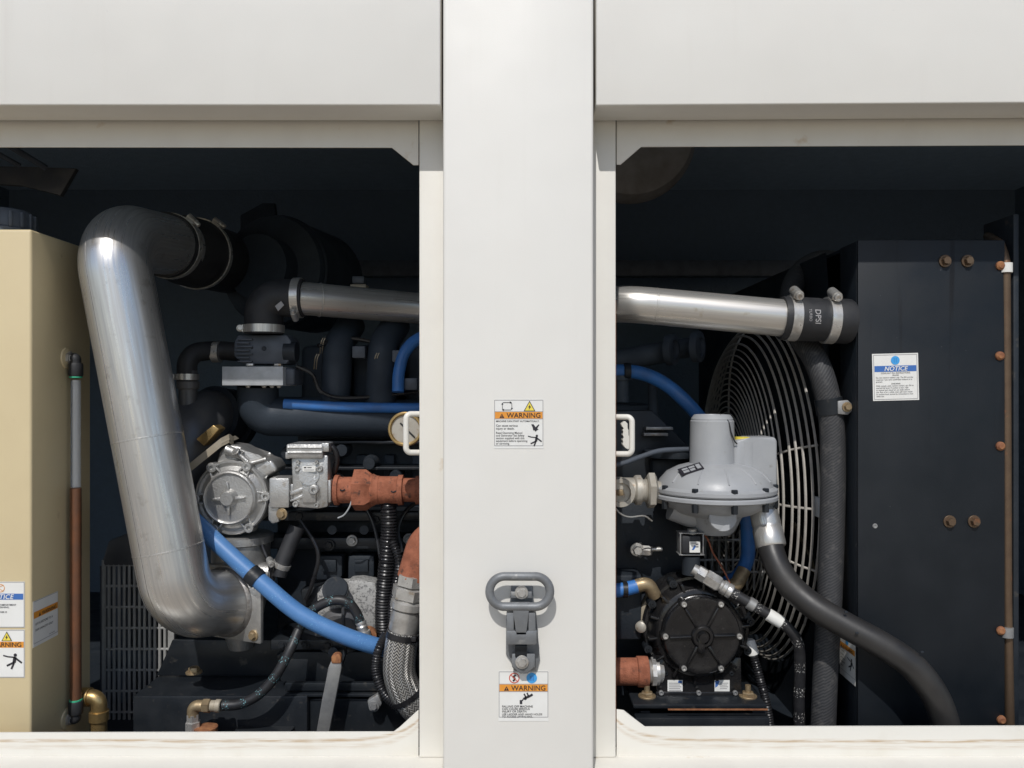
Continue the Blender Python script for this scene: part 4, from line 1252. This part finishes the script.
for k in range(nseg):
    j = (k + 1) % nseg
    b.face((vi[k], vi[j], vo[j], vo[k])); b.face((vi[k], vd[k], vd[j], vi[j]))
part('shroud_face', b, 'black_plate', t)
b = MB().box(V((xf, .299, (z1 + .45) / 2)), (.006, .092, z1 - .452), None, .001); part('side_flange', b, 'black_plate', t)
b = MB().box(V((xf + .24, 1.0, (z1 + .45) / 2)), (.02, 1.2, z1 - .47)); part('core', b, 'engine_black', t)
b = MB().box(V(((x0 + x1) / 2, 1.0, z1 - .006)), (x1 - x0 - .008, 1.4, .008)); part('top_plate', b, 'black_plate', t)
for x, y in ((945, 261), (967.5, 261), (949.5, 521.5), (974, 521.5)):
    b = MB().bolt(W(x, y, DR - .001), -Y, S(4.3, DR), .012); part('bolt', b, 'copper', t)
b = MB().lathe([(.006, 0), (.005, .002), (.003, .002), (.002, .0005), (0, .0005)], W(875, 526, DR), -Y, 16); part('rivet', b, 'galvanised', t)
hh = 47 / 46
uu = V((math.cos(.025), 0, math.sin(.025))); vv_ = V((math.sin(.025), 0, -math.cos(.025)))
its = frame(hh, .03, .012) + [('disc', 'sky_blue_print', 'pictogram_disc', 2, .5, .15, .095), ('rect', 'sticker_blue', 'pictogram', 3, .47, .10, .478, .2), ('rect', 'sticker_blue', 'pictogram', 3, .515, .10, .523, .2),
    ('rect', 'sticker_blue', 'blue_band', 1, .045, .265, .955, .395), ('text', 'sticker_white', 'lettering', 3, .5, .375, .135, 'NOTICE', dict(bold=.014, shear=.25, align='CENTER', spacing=1.02)),
    tx(.5, .44, .045, 'COOLANT FILL INSTRUCTIONS', align='CENTER'), tx(.5, .485, .04, 'FILLING', align='CENTER', bold=.008),
    tx(.07, .535, .044, 'Do not remove radiator cap. The fill is at the'), tx(.07, .58, .044, 'reservoir. Use same antifreeze mixture as is'), tx(.07, .625, .044, 'present.'),
    tx(.5, .67, .04, 'CHECKING', align='CENTER', bold=.008)] + [tx(.07, .715 + .045 * i, .044, s) for i, s in enumerate((
        'With system cold, remove coolant cap. Fill to', 'marked full level. If coolant is low, refer', 'to manual and check for any leaks before', 'use. Run it for a while, then add more water', 'as coolant level cannot be rechecked at once', 'while hot.'))]
sticker(t, 'notice_sticker', W(871.8, 354, DR) + V((0, -.0003, 0)), uu, vv_, S(46, DR), S(47, DR), its, 'square notice sticker with blue band on the radiator cover')
its = frame(.98) + [('rect', 'sticker_orange', 'orange_band', 1, .02, .22, .98, .36)] + warn_tri(.1, .35, .1) + [tx(.24, .345, .13, 'WARNING', 3, bold=.008), ('disc', 'sky_blue_print', 'pictogram_disc', 2, .5, .11, .09)] + \
    [tx(.06, .46 + .1 * i, .06, s, bold=.008) for i, s in enumerate(('Rotating fan', 'can cause', 'severe injury.', 'Keep guards', 'in place.'))] + falling_man(.78, .65, .36)
sticker(t, 'warning_sticker', V((xf - .0036, 1.944 - D0, ZC - .583)), -Y, -Z, .088, .10, its, 'warning sticker on the narrow side face, behind the thick hose')

# ---- copper pipe and frame angle at the far right
t = thing('copper_pipe', 'slim copper brown tube running up the right edge of the radiator with clips', 'pipe', W(1006, 726, 1.85))
cpth = dense(fp(WP((1011, 800, 1.86), (1007, 600, 1.855), (1005.5, 262, 1.85), (1000, 244, 1.87), (988, 236, 1.98)), [0, .3, .05, .04, 0], 10), .03)
part('tube', MB().tube(cpth, S(4.6, 1.85), 18), 'copper', t)
for y, m_ in ((268, 'sticker_white'), (632, 'galvanised')):
    b = MB().lathe([(S(5, 1.85), -.011), (S(6.3, 1.85), -.011), (S(6.3, 1.85), .011), (S(5, 1.85), .011)], W(1005.5 + (y > 400), y, 1.85), Z, 22)
    b.pbox(997, y - 3, 1003, y + 4, 1.845, 1.855, .001)
    part('pipe_clip', b, m_, t)
for x, y in ((998.5, 356), (999, 446), (999.5, 630), (1000, 719), (999, 266)):
    b = MB().lathe([(.011, 0), (.010, .008), (.006, .012), (0, .012)], W(x, y, 1.848), -Y, 16); part('clip_screw', b, 'rust', t)
b = MB().pbox(1013.5, 214, 1019, 760, 1.87, 1.99, .002)
solo('frame_angle', b, 'engine_black', 'dark upright steel angle at the right edge, behind the copper tube', 'frame', W(1018, 760, 1.88))

# ---- fan guard and fan
xc = W(727, 0, 2.52).x
xrim = W(820, 0, 2.0).x
def gx(r): return xc + (xrim - xc) * (r / gr) ** 8
t = thing('fan_guard', 'large round wire fan guard of close rings facing left, beside the radiator', 'fan guard', V((xrim, gy, gz)))
b = MB()
r = .05
rings_r = []
while r < .46:
    rings_r.append(r); r += .0180
rings_r += [.470, .485, .498, .510, .520]
for r in rings_r:
    b.tube([V((gx(r), gy + r * math.cos(2 * PI * k / 96), gz + r * math.sin(2 * PI * k / 96))) for k in range(96)], .0025 if r < .43 else .0036, 6, closed=True)
part('wire_rings', b, 'guard_wire', t)
b = MB().lathe([(.055, 0), (.05, .004), (0, .004)], V((xc, gy, gz)), -X, 28); part('center_disc', b, 'guard_wire', t)
for dgr in (0, 90, 162, 180, 198, 270):
    a = math.radians(dgr)
    b = MB().tube([V((gx(rr) + .005, gy + rr * math.cos(a), gz + rr * math.sin(a))) for rr in (.05, .2, .3, .36, .41, .44, .47, .495, .52)], .0032, 6)
    part('radial_rod', b, 'guard_wire', t)
b = MB().box(V((xrim - .004, gy - .52, gz + .008)), (.012, .03, .05), None, .002); part('mount_tab', b, 'adapter_grey', t)
t = thing('cooling_fan', 'dull fan with broad blades behind the wire guard', 'fan', V((xrim + .1, gy, gz)))
part('hub', MB().lathe([(.12, -.05), (.12, .05), (.10, .06), (0, .06)], V((xrim + .07, gy, gz)), -X, 32), 'engine_black', t)
for k in range(8):
    a = 2 * PI * k / 8 + .55
    u_ = Y * math.cos(a) + Z * math.sin(a); w_ = -Y * math.sin(a) + Z * math.cos(a)
    c0 = V((xrim + .07, gy, gz))
    poly = [c0 + u_ * .11 - w_ * .04 - X * .02, c0 + u_ * .47 - w_ * .06 - X * .02, c0 + u_ * .47 + w_ * .06 + X * .03, c0 + u_ * .11 + w_ * .04 + X * .03]
    part('blade', MB().prism(poly, X * .004), 'engine_black', t)
t = thing('guard_brace', 'tan diagonal strut seen through the wire fan guard', 'strut', W(805, 560, 2.05))
part('strut_bar', MB().tube(WP((786, 505, 2.50), (812, 556, 2.42), (822, 585, 2.42)), .011, 12), 'beige_metal', t)

# ---- radiator hose with P-clip
t = thing('radiator_hose', 'woven grey rubber hose running down between fan guard and radiator', 'hose', W(826, 726, 1.9))
rh_ = dense(cr(WP((850, 262, 2.3), (815, 262, 2.24), (793, 285, 2.15), (795, 325, 2.02), (818, 365, 1.92), (830, 410, 1.91), (833, 460, 1.91), (832, 530, 1.91), (829, 610, 1.905), (825, 680, 1.90), (822, 760, 1.90)), 12), .02)
part('hose_body', MB().tube(rh_, S(12, 1.91), 28), 'woven_rubber', t)
i1 = min(range(len(rh_)), key=lambda i: (rh_[i] - W(829.5, 407, 1.91)).length)
tn = (rh_[i1 + 1] - rh_[i1 - 1]).normalized()
b = MB().lathe([(S(12, 1.91), -.019), (S(13.4, 1.91), -.019), (S(13.4, 1.91), .019), (S(12, 1.91), .019)], rh_[i1], tn, 30)
pc = part('pipe_clip', b, 'black_paint', t)
b = MB().pprism([(838, 401), (848, 400), (852, 404), (852, 411), (848, 415), (838, 414)], 1.875, .012, .002); part('clip_tab', b, 'galvanised', pc)
b = MB().bolt(W(847, 407, 1.874), -Y, .008, .01); part('bolt', b, 'old_brass', pc)

# ---- gas regulator
t = thing('gas_regulator', 'grey painted gas pressure regulator with round diaphragm case and tall spring tower', 'regulator', W(717, 530, 1.98))
dq = 1.985
c0 = W(714.5, 491, dq)
Rr = S(60.5, dq)
ztop = lambda py: (492 - py) / F * dq
b = MB().lathe([(0, -.002), (Rr - .004, -.002), (Rr, .002), (Rr, .010), (Rr - .004, .013), (Rr * .93, .016), (Rr * .90, .028), (Rr * .78, .048), (Rr * .6, .062), (Rr * .40, .070), (0, .072)], c0, Z, 72); part('upper_case', b, 'grey_paint', t)
b = MB().lathe([(0, -.004), (Rr - .003, -.004), (Rr + .001, -.007), (Rr + .001, -.014), (Rr - .004, -.018), (Rr * .93, -.019), (Rr * .88, -.028), (Rr * .66, -.050), (Rr * .45, -.060), (.050, -.095), (.040, -.105), (0, -.105)], c0, Z, 72); part('lower_case', b, 'grey_paint', t)
b = MB()
for k in range(5):
    a = math.radians(-150 + 30 * k)
    u_ = X * math.cos(a) + Y * math.sin(a)
    b.tube([c0 + u_ * (Rr * .44) + Z * .0665, c0 + u_ * (Rr * .62) + Z * .0595, c0 + u_ * (Rr * .80) + Z * .045, c0 + u_ * (Rr * .90) + Z * .029], .002, 6)
part('cast_rib', b, 'grey_paint', t)
tw = W(712, 492, dq)
b = MB().lathe([(S(23, dq), .06), (S(22, dq), .075), (S(21.5, dq), ztop(421)), (S(20.5, dq), ztop(420)), (S(20.5, dq), ztop(418.5)), (S(18, dq), ztop(415)), (S(17.4, dq), ztop(414.5)), (S(16.8, dq), ztop(416)), (0, ztop(416))], tw, Z, 48); part('spring_tower', b, 'grey_paint', t)
b = MB().pprism([(734, 448), (737, 440), (751, 437.5), (775, 437), (777.5, 441), (777.5, 486), (734, 486)], dq - .03, .075, .010, 3)
b.cyl(W(745, 441, dq), W(745, 484, dq), S(13, dq), 28)
part('vent_housing', b, 'grey_paint', t)
part('vent_seal', MB().cyl(W(744, 437, dq - .005), W(744, 440.6, dq - .005), S(9, dq), 24), 'sticker_yellow', t)
for k in range(10):
    a = math.radians(-158 + 36 * k)
    u_ = X * math.cos(a) + Y * math.sin(a)
    o = c0 + u_ * (Rr * .955)
    b = MB().bolt(o + Z * .012, Z, .0085, .008, False); part('bolt', b, 'black_paint', t)
    b = MB().lathe([(.008, 0), (.008, .02)], o - Z * .036, Z, 6); part('nut', b, 'black_paint', t)
b = MB().cyl(W(722.5, 515, 1.985), W(722.5, 517.5, 1.884), S(13.6, 1.88), 32)
b.lathe([(S(13.6, 1.88), 0), (S(12.6, 1.88), .002), (0, .003)], W(722.5, 517.5, 1.884), -Y, 32)
part('port_neck', b, 'grey_paint', t)
b = MB().tube(fp(WP((672, 505, 1.985), (690, 512, 1.985), (717, 516, 1.985)), .03, 6), S(15, 1.98), 22); part('inlet_neck', b, 'grey_paint', t)
b = MB()
tag_c = c0 + V((-.073, -.064, .0600))
nrm = V((-.30, -.35, .90)).normalized(); u_ = V((.95, 0, .30)).normalized(); w_ = nrm.cross(u_)
def tagbox(mb, cx, cy, sx, sy, th):
    mb.prism([tag_c + u_ * (cx - sx) + w_ * (cy - sy), tag_c + u_ * (cx + sx) + w_ * (cy - sy), tag_c + u_ * (cx + sx) + w_ * (cy + sy), tag_c + u_ * (cx - sx) + w_ * (cy + sy)], nrm * th)
tagbox(b, 0, 0, .028, .017, .002)
tg_ = part('tag_plate', b, 'sticker_black', t)
b = MB()
for cx_, cy_, sx_, sy_ in ((-.013, -.007, .007, .005), (.003, -.007, .006, .005), (-.013, .006, .007, .004), (.004, .006, .007, .004), (.019, 0, .005, .011)):
    tagbox(b, cx_, cy_, sx_, sy_, .0026)
part('printed_panel', b, 'grey_paint', tg_)
hose('wire', 'thin black seal wire hooked over the regulator tower', 'wire', [(720, 415, 1.95), (728, 421, 1.942), (731, 432, 1.94), (734, 440, 1.945), (737, 444, 1.95)], .0018, 'rubber', 8)

t = thing('pipe_fitting', 'worn nickel plated tee and union feeding the regulator from the left', 'fitting', W(640, 491, 1.97))
b = MB().cyl(W(612, 490, 1.97), W(642, 490, 1.97), S(12.5, 1.97), 28); b.lathe([(S(13.5, 1.97), 0), (S(15, 1.97), .004), (S(15, 1.97), .016)], W(634, 490, 1.97), X, 28)
part('tee_body', b, 'dull_nickel', t)
b = MB().lathe([(S(14.5, 1.93), -.03), (S(14.5, 1.93), .006), (S(14, 1.95), .010), (S(10, 1.95), .010), (S(9.5, 1.95), .004), (0, .004)], W(620.5, 492.5, 1.935), -Y, 32); part('plug_face', b, 'dull_nickel', t)
b = MB().box(W(620, 492.5, 1.922), (.016, .014, .014), None, .002); part('square_plug', b, 'old_brass', t)
b = MB().lathe([(S(9, 1.97), 0), (S(12, 1.97), .004), (S(11, 1.97), .02), (S(12, 1.97), .024), (S(10, 1.97), .03)], W(636, 490.5, 1.97), X, 24); b.lathe([(S(16, 1.97), .026), (S(18.5, 1.97), .030), (S(18.5, 1.97), .044), (S(14, 1.97), .050)], W(636, 490.5, 1.97), X, 6, .2)
b.cyl(W(650, 491, 1.975), W(672, 494, 1.98), S(11, 1.98), 20)
part('union_nut', b, 'dull_nickel', t)
hose('wire', 'dark braided cable drooping behind the right loop to the regulator', 'wire', [(596, 466, 1.99), (620, 464, 2.0), (640, 457, 2.02), (662, 450.5, 2.04), (700, 449, 2.06)], S(2.6, 2.0), 'servo_grey', 12)
hose('wire', 'bright curved wire below the nickel fitting at the right jamb', 'wire', [(600, 496, 1.93), (613, 506, 1.93), (621, 514, 1.94), (630, 517, 1.95), (644, 516, 1.96), (652, 521, 1.97)], .0022, 'zinc', 8)

# ---- thick gas hose with crimped end
t = thing('gas_hose', 'thick black hose swinging from a crimped silver fitting across the radiator cover', 'hose', W(945, 726, 1.75))
gh = dense(cr(WP((764, 512, 1.95), (768, 530, 1.935), (773, 556, 1.90), (787, 582, 1.87), (812, 605, 1.83), (845, 625, 1.80), (880, 644, 1.775), (910, 664, 1.76), (931, 689, 1.755), (943, 716, 1.757), (948, 745, 1.76), (950, 800, 1.77)), 12), .012)
part('hose_body', MB().tube(gh, S(13.2, 1.82), 30), 'rubber_satin', t)
i1 = 0
f0 = W(762, 504, 1.955); f1 = W(771, 546, 1.915); fd = (f1 - f0).normalized()
b = MB().lathe([(.030, .018), (.0335, .022), (.0345, .05), (.0335, .053), (.0335, .06), (.0355, .063), (.0355, .102), (.0335, .106), (.031, .106)], f0, fd, 32); part('crimp_sleeve', b, 'bright_steel', t)
b = MB().lathe([(.026, -.018), (.032, -.014), (.032, .006), (.026, .010), (.026, .02)], f0, fd, 6, .2)
b.lathe([(.022, -.04), (.028, -.038), (.028, -.022), (.022, -.018)], f0, fd, 8); part('hex_nut', b, 'zinc', t)
for x, y, d in ((846, 612, 1.774), (857, 633, 1.757), (922, 652, 1.74)):
    b = MB().box(W(x, y, d), (.007, .004, .004), None, .001); part('chafe_mark', b, 'engine_black', t)


# ---- black round pump
t = thing('booster_pump', 'glossy black round cast pump with six-spoked cover and two stickers', 'pump', W(696, 692, 2.0))
dp = 1.985
pc = W(697.5, 630, dp)
px_ = lambda v: S(v, dp)
b = MB().lathe([(px_(50), -.10), (px_(53.5), -.09), (px_(53.5), -.016), (px_(52.5), -.012), (px_(46), -.010), (px_(42), -.026), (px_(40), -.026), (px_(39), -.004)], pc, -Y, 64); part('rim_casting', b, 'gloss_black', t)
pq = pc - Y * .042
b = MB().lathe([(px_(51), -.022), (px_(50), -.012), (px_(43.5), .022), (px_(42), .024), (px_(39), .026), (px_(38.5), .036), (px_(36), .040)], pc, -Y, 64); part('drum', b, 'gloss_black', t)
b = MB().lathe([(px_(37.5), -.012), (px_(37.5), .004), (px_(36.5), .007), (px_(34), .008), (px_(31.5), .006), (px_(11.5), .009), (px_(10.5), .016), (px_(9.5), .018), (px_(7), .018), (px_(6), .012), (0, .012)], pq, -Y, 56)
cv = part('front_cover', b, 'gloss_black', t)
b = MB().cyl(pq, pq - Y * .026, px_(4.4), 24); b.pprism([(698.5, 639), (705, 639), (705.5, 652), (702, 655), (698, 652)], dp - .062, .015, .003); part('center_cap', b, 'gloss_black', cv)
for k in range(6):
    a = math.radians(62 + 60 * k)
    u_ = X * math.cos(a) + Z * math.sin(a); w_ = -X * math.sin(a) + Z * math.cos(a)
    o = pq - Y * .0055
    b = MB().prism([o + u_ * px_(11) + w_ * .0042, o + u_ * px_(32) + w_ * .0024, o + u_ * px_(32) - w_ * .0024, o + u_ * px_(11) - w_ * .0042], -Y * .010, .0026); part('cover_rib', b, 'gloss_black', cv)
for k in range(6):
    a = math.radians(60 + 60 * k)
    u_ = X * math.cos(a) + Z * math.sin(a)
    b = MB().lathe([(px_(4.6), -.02), (px_(4.6), .006), (px_(4), .008)], pq + u_ * px_(36), -Y, 20); part('screw_boss', b, 'gloss_black', cv)
    b = MB().socket(pq + u_ * px_(36) - Y * .007, -Y, px_(2.7), .007); part('screw', b, 'zinc', cv)
for k in range(14):
    a = math.radians(-18 + 360 / 14 * k)
    u_ = X * math.cos(a) + Z * math.sin(a); w_ = -X * math.sin(a) + Z * math.cos(a)
    o = pc + Y * .030
    b = MB().prism([o + u_ * px_(38.5) + w_ * .0035, o + u_ * px_(51) + w_ * .0035, o + u_ * px_(51) - w_ * .0035, o + u_ * px_(38.5) - w_ * .0035], -Y * .054, .0018); part('rim_rib', b, 'gloss_black', t)
for an in (10, 62, 118, 150, 200, 232, -22, -52):
    a = math.radians(an)
    u_ = X * math.cos(a) + Z * math.sin(a)
    b = MB().lathe([(px_(4), -.03), (px_(4), .010)], pc + u_ * px_(53), -Y, 16); b.socket(pc + u_ * px_(53) - Y * .009, -Y, px_(2), .006); part('rim_screw', b, 'black_paint', t)
arc = [(697.5 + 43 * math.cos(math.radians(q)), 632 + 43 * math.sin(math.radians(q))) for q in range(36, 150, 9)]
b = MB().pprism([(741, 658)] + arc + [(653, 658), (657, 695.5), (742, 695.5)], dp - .012, .10, .002); b.pprism([(656, 692), (744, 692), (744, 697), (656, 697)], dp - .018, .11, .003)
part('foot_casting', b, 'gloss_black', t)
for x in (661, 698.5, 735):
    b = MB().socket(W(x, 692.5, dp - .018), -Y, px_(2.4), .006); part('foot_screw', b, 'galvanised', t)
for x, lines in ((667.5, 5), (714.5, 4)):
    o = W(x, 680, dp - .0125)
    its = [('rect', 'sticker_blue', 'blue_print', 1, .7, .04, .95, .2)] if x < 700 else [('poly', 'sticker_blue', 'blue_print', 1, [(.04, .04), (.34, .04), (.2, .4), (.04, .5)])]
    its += [('line', 'sticker_grey', 'lettering', 1, [(.1 if x < 700 else .35, .2 + i * .12), (.9 - .07 * (i % 2), .2 + i * .12)], .05) for i in range(lines)]
    sticker(t, 'data_sticker', o, X, -Z, S(15, dp), S(11.5, dp), its)
t = thing('pump_bracket', 'black steel bracket plate with studs carrying the round pump', 'bracket', W(700, 728, 2.0))
b = MB()
a0 = W(634, 707, 1.90); a1 = W(768, 707, 1.90)
zpl = a0.z
b.box(V(((a0.x + a1.x) / 2, .43, zpl - .003)), (a1.x - a0.x, .24, .010), None, .002); part('top_plate', b, 'black_paint', t)
b = MB().pbox(636, 718, 770, 735, 1.90, 1.96, .002); b.pprism([(640, 711), (650, 711), (652, 719), (640, 719)], 1.93, .05, .002); b.pprism([(752, 711), (766, 711), (768, 719), (754, 719)], 1.93, .05, .002)
part('channel', b, 'black_paint', t)
for x, d in ((647, 1.96), (748, 1.96)):
    q = W(x, 700, d); q.z = zpl + .002
    b = MB().bolt(q, Z, .015, .012); b.cyl(q, q + Z * .028, .007, 12); part('stud', b, 'old_brass', t)
for x in (648, 750):
    b = MB().lathe([(.020, 0), (.022, .004), (.010, .007), (0, .007)], W(x, 717, 1.93), Z, 20); part('washer', b, 'old_brass', t)
b = MB().pbox(668, 709, 768, 710.5, 1.897, 1.90, .0003); part('rusty_edge', b, 'rust', t)

t = thing('iron_nipple', 'short rust coloured pipe stub entering the round pump from the left', 'pipe', W(630, 671, 1.97))
b = MB().lathe([(.033, 0), (.033, .09), (.037, .092), (.037, .118), (.030, .12)], W(600, 671.5, 1.98), X, 32); part('coupling', b, 'rust_primer', t)
b = MB().cyl(W(645, 671.5, 1.98), W(660, 671.5, 1.99), .028, 24); b.lathe([(.036, 0), (.036, .010)], W(651, 671.5, 1.98), X, 8); b.lathe([(.033, 0), (.033, .008)], W(655, 671.5, 1.98), X, 22); part('nipple', b, 'zinc', t)

t = thing('solenoid', 'small square black solenoid coil with a white sticker above the round pump', 'solenoid', W(691, 560, 1.96))
b = MB().pbox(682, 536, 701, 554, 1.94, 1.985, .004); part('coil', b, 'rubber', t)
b = MB()
for p in (((680, 533.5), (704, 533.5)), ((680, 555), (704, 555)), ((680.7, 533.5), (680.7, 555)), ((703.3, 533.5), (703.3, 555))):
    q0_, q1_ = W(*p[0], 1.945), W(*p[1], 1.945)
    c_ = (q0_ + q1_) / 2 + Y * .02
    b.box(c_, (abs(q1_.x - q0_.x) + .003, .04, abs(q1_.z - q0_.z) + .003), None, .001)
part('yoke', b, 'galvanised', t)
b = MB().cyl(W(692, 534, 1.965), W(692, 529, 1.965), .012, 12); part('nut', b, 'zinc', t)
o = W(689.5, 541.5, 1.9395)
sticker(t, 'data_sticker', o, X, -Z, S(10.5, 1.94), S(11, 1.94), [('poly', 'sticker_blue', 'blue_print', 1, [(.2, .8), (.5, .3), (.6, .5), (.4, .8)]), ('line', 'sticker_black', 'lettering', 1, [(.6, .3), (.85, .3)], .1), ('line', 'sticker_black', 'lettering', 1, [(.6, .5), (.85, .5)], .1), ('line', 'sticker_grey', 'lettering', 1, [(.15, .15), (.85, .15)], .1)])
b = MB().cyl(W(691, 556, 1.965), W(691, 574, 1.965), S(9, 1.965), 22); part('valve_stem', b, 'engine_black', t)
hose('wire', 'thin orange brown wire dropping behind the solenoid', 'wire', [(703, 533, 1.99), (708, 540, 1.99), (713, 553, 1.995), (720, 564, 2.0), (727, 577, 2.0), (730, 584, 2.0)], .0022, 'rust_primer', 8)

t = thing('fuel_line', 'black hose with silver fittings and white collar slanting down past the round pump', 'hose', W(740, 600, 1.93))
e0, e1 = W(690, 567, 1.95), W(784, 624, 1.90)
ed = (e1 - e0).normalized(); EL = (e1 - e0).length
def along(f): return e0 + ed * (EL * f)
b = MB().tube([along(.03), along(.16)], S(5.63, 1.94), 22); b.lathe([(S(7.57, 1.94), 0), (S(7.57, 1.94), .02)], along(.08), ed, 6, .5); part('adapter', b, 'zinc', t)
b = MB().lathe([(S(7.04, 1.94), 0), (S(8.27, 1.94), .003), (S(8.27, 1.94), .036), (S(7.04, 1.94), .04)], along(.16), ed, 6, .2); b.tube([along(.27), along(.36)], S(5.98, 1.93), 20); part('hex_nut', b, 'zinc', t)
b = MB().lathe([(S(6.16, 1.93), 0), (S(7.39, 1.93), .003), (S(7.39, 1.93), .012), (S(6.69, 1.93), .014), (S(7.39, 1.93), .017), (S(7.39, 1.93), .026), (S(6.16, 1.93), .028)], along(.34), ed, 22); part('crimp_sleeve', b, 'zinc', t)
hl = [along(.42), along(.6), along(.8), along(.98)] + WP((797, 640, 1.90), (800, 665, 1.91), (799, 700, 1.92), (800, 740, 1.93))
part('hose_body', MB().tube(cr(hl, 10), S(5.46, 1.92), 20), 'hose_white_print', t)
b = MB().lathe([(S(5.54, 1.92), 0), (S(6.51, 1.92), .002), (S(6.51, 1.92), .018), (S(5.54, 1.92), .02)], along(.62), ed, 22); part('band', b, 'galvanised', t)
b = MB().lathe([(S(5.54, 1.92), 0), (S(6.34, 1.92), .002), (S(6.34, 1.92), .036), (S(5.54, 1.92), .038)], along(.83), ed, 22); part('white_collar', b, 'sticker_white', t)
t2 = loom('thin black corrugated loom dropping from a white plug right of the round pump', [(752, 650, 2.02), (757, 668, 2.01), (763, 690, 2.0), (768, 712, 1.99), (772, 745, 1.99)], S(4.6, 2.0), .006, .002)
b = MB().lathe([(.012, 0), (.016, .004), (.014, .035), (.010, .04)], W(753, 655, 2.02), Z + X * -.25, 16); part('white_plug', b, 'sticker_white', t2)
t = thing('hose_barb', 'old brass pipe elbow turning up behind the round pump', 'elbow', W(735, 580, 2.1))
part('elbow_body', MB().tube(fp(WP((716, 588, 2.06), (736, 586, 2.06), (744, 570, 2.08)), .03, 8), S(7, 2.06), 18), 'old_brass', t)
b = MB()
rr_ = random.Random(4)
for k in range(7):
    x, y = 736 + rr_.random() * 70, 590 + rr_.random() * 60
t = thing('clamp_bolts', 'stained brass cap and lugs at the upper left rim of the round pump', 'fitting', W(645, 610, 2.03))
b = MB().pprism([(640, 628), (641, 608), (648, 596), (660, 588), (668, 590), (662, 606), (656, 630)], 2.02, .03, .005); part('lug', b, 'beige_metal', t)
b = MB().lathe([(.014, 0), (.014, .012), (.008, .016), (0, .016)], W(642, 626, 2.01), V((-.4, -.8, 0)), 16); part('cap', b, 'dull_nickel', t)

# ---- roof things seen in the shade
b = MB().pbox(250, 260, 830, 276, 3.3, 3.36, .004)
solo('cross_beam', b, 'servo_grey', 'long pale grey crossbeam in the dark behind the polished pipe', 'beam', W(500, 276, 3.3))
t = thing('muffler', 'rounded dull grey muffler end in the upper left corner of the right opening', 'muffler', W(632, 195, 2.4))
b = MB().lathe([(0, -.02), (.14, -.015), (.18, 0), (.195, .03), (.195, .06), (.17, .09), (0, .10)], W(632, 133, 2.35), Y, 48); part('shell', b, 'muffler_grey', t)
t = thing('roof_brace', 'pale slanted roof brace in the dark upper left corner above the tank', 'brace', W(30, 180, 2.4))
b = MB().pprism([(-60, 165), (40, 167), (76, 168), (60, 196), (20, 184), (-60, 182)], 2.42, .02, .003); part('plate', b, 'cone_grey', t)
b = MB()
b.tube(WP((-30, 138, 2.3), (20, 166, 2.4)), .008, 8); b.tube(WP((0, 140, 2.3), (46, 168, 2.4)), .010, 8); part('rod', b, 'servo_grey', t)

# ================================================================== LIGHT, CAMERA
sdir = V((.17, 1.0, -1.15)).normalized()
L = bpy.data.lights.new('sun', 'SUN'); L.energy = 2.68; L.angle = math.radians(.53); L.color = (1, .975, .94)
so = bpy.data.objects.new('sun', L); so.rotation_euler = sdir.to_track_quat('-Z', 'Y').to_euler(); so.location = (0, -3, 5); C.objects.link(so)
wd = bpy.data.worlds.new('World'); sc.world = wd; wd.use_nodes = True
nt = wd.node_tree
bg = nt.nodes['Background']
sky = nt.nodes.new('ShaderNodeTexSky'); sky.sky_type = 'NISHITA'; sky.sun_disc = False
sky.sun_elevation = math.asin(-sdir.z); sky.sun_rotation = PI + math.atan2(.17, 1.0)
sky.dust_density = 1.0
nt.links.new(sky.outputs[0], bg.inputs[0]); bg.inputs[1].default_value = .10
cam = bpy.data.cameras.new('camera'); co = bpy.data.objects.new('camera', cam); C.objects.link(co)
cam.sensor_width = 36; cam.lens = F / 1024 * 36; cam.shift_y = (HY - 384) / 1024
cam.clip_start = .05; cam.clip_end = 600
co.location = (0, -D0, ZC); co.rotation_euler = (PI / 2, 0, 0)
sc.camera = co
vs = sc.view_settings
vs.view_transform = 'Standard'; vs.look = 'None'; vs.exposure = 0; vs.gamma = 1
sc.cycles.max_bounces = 8
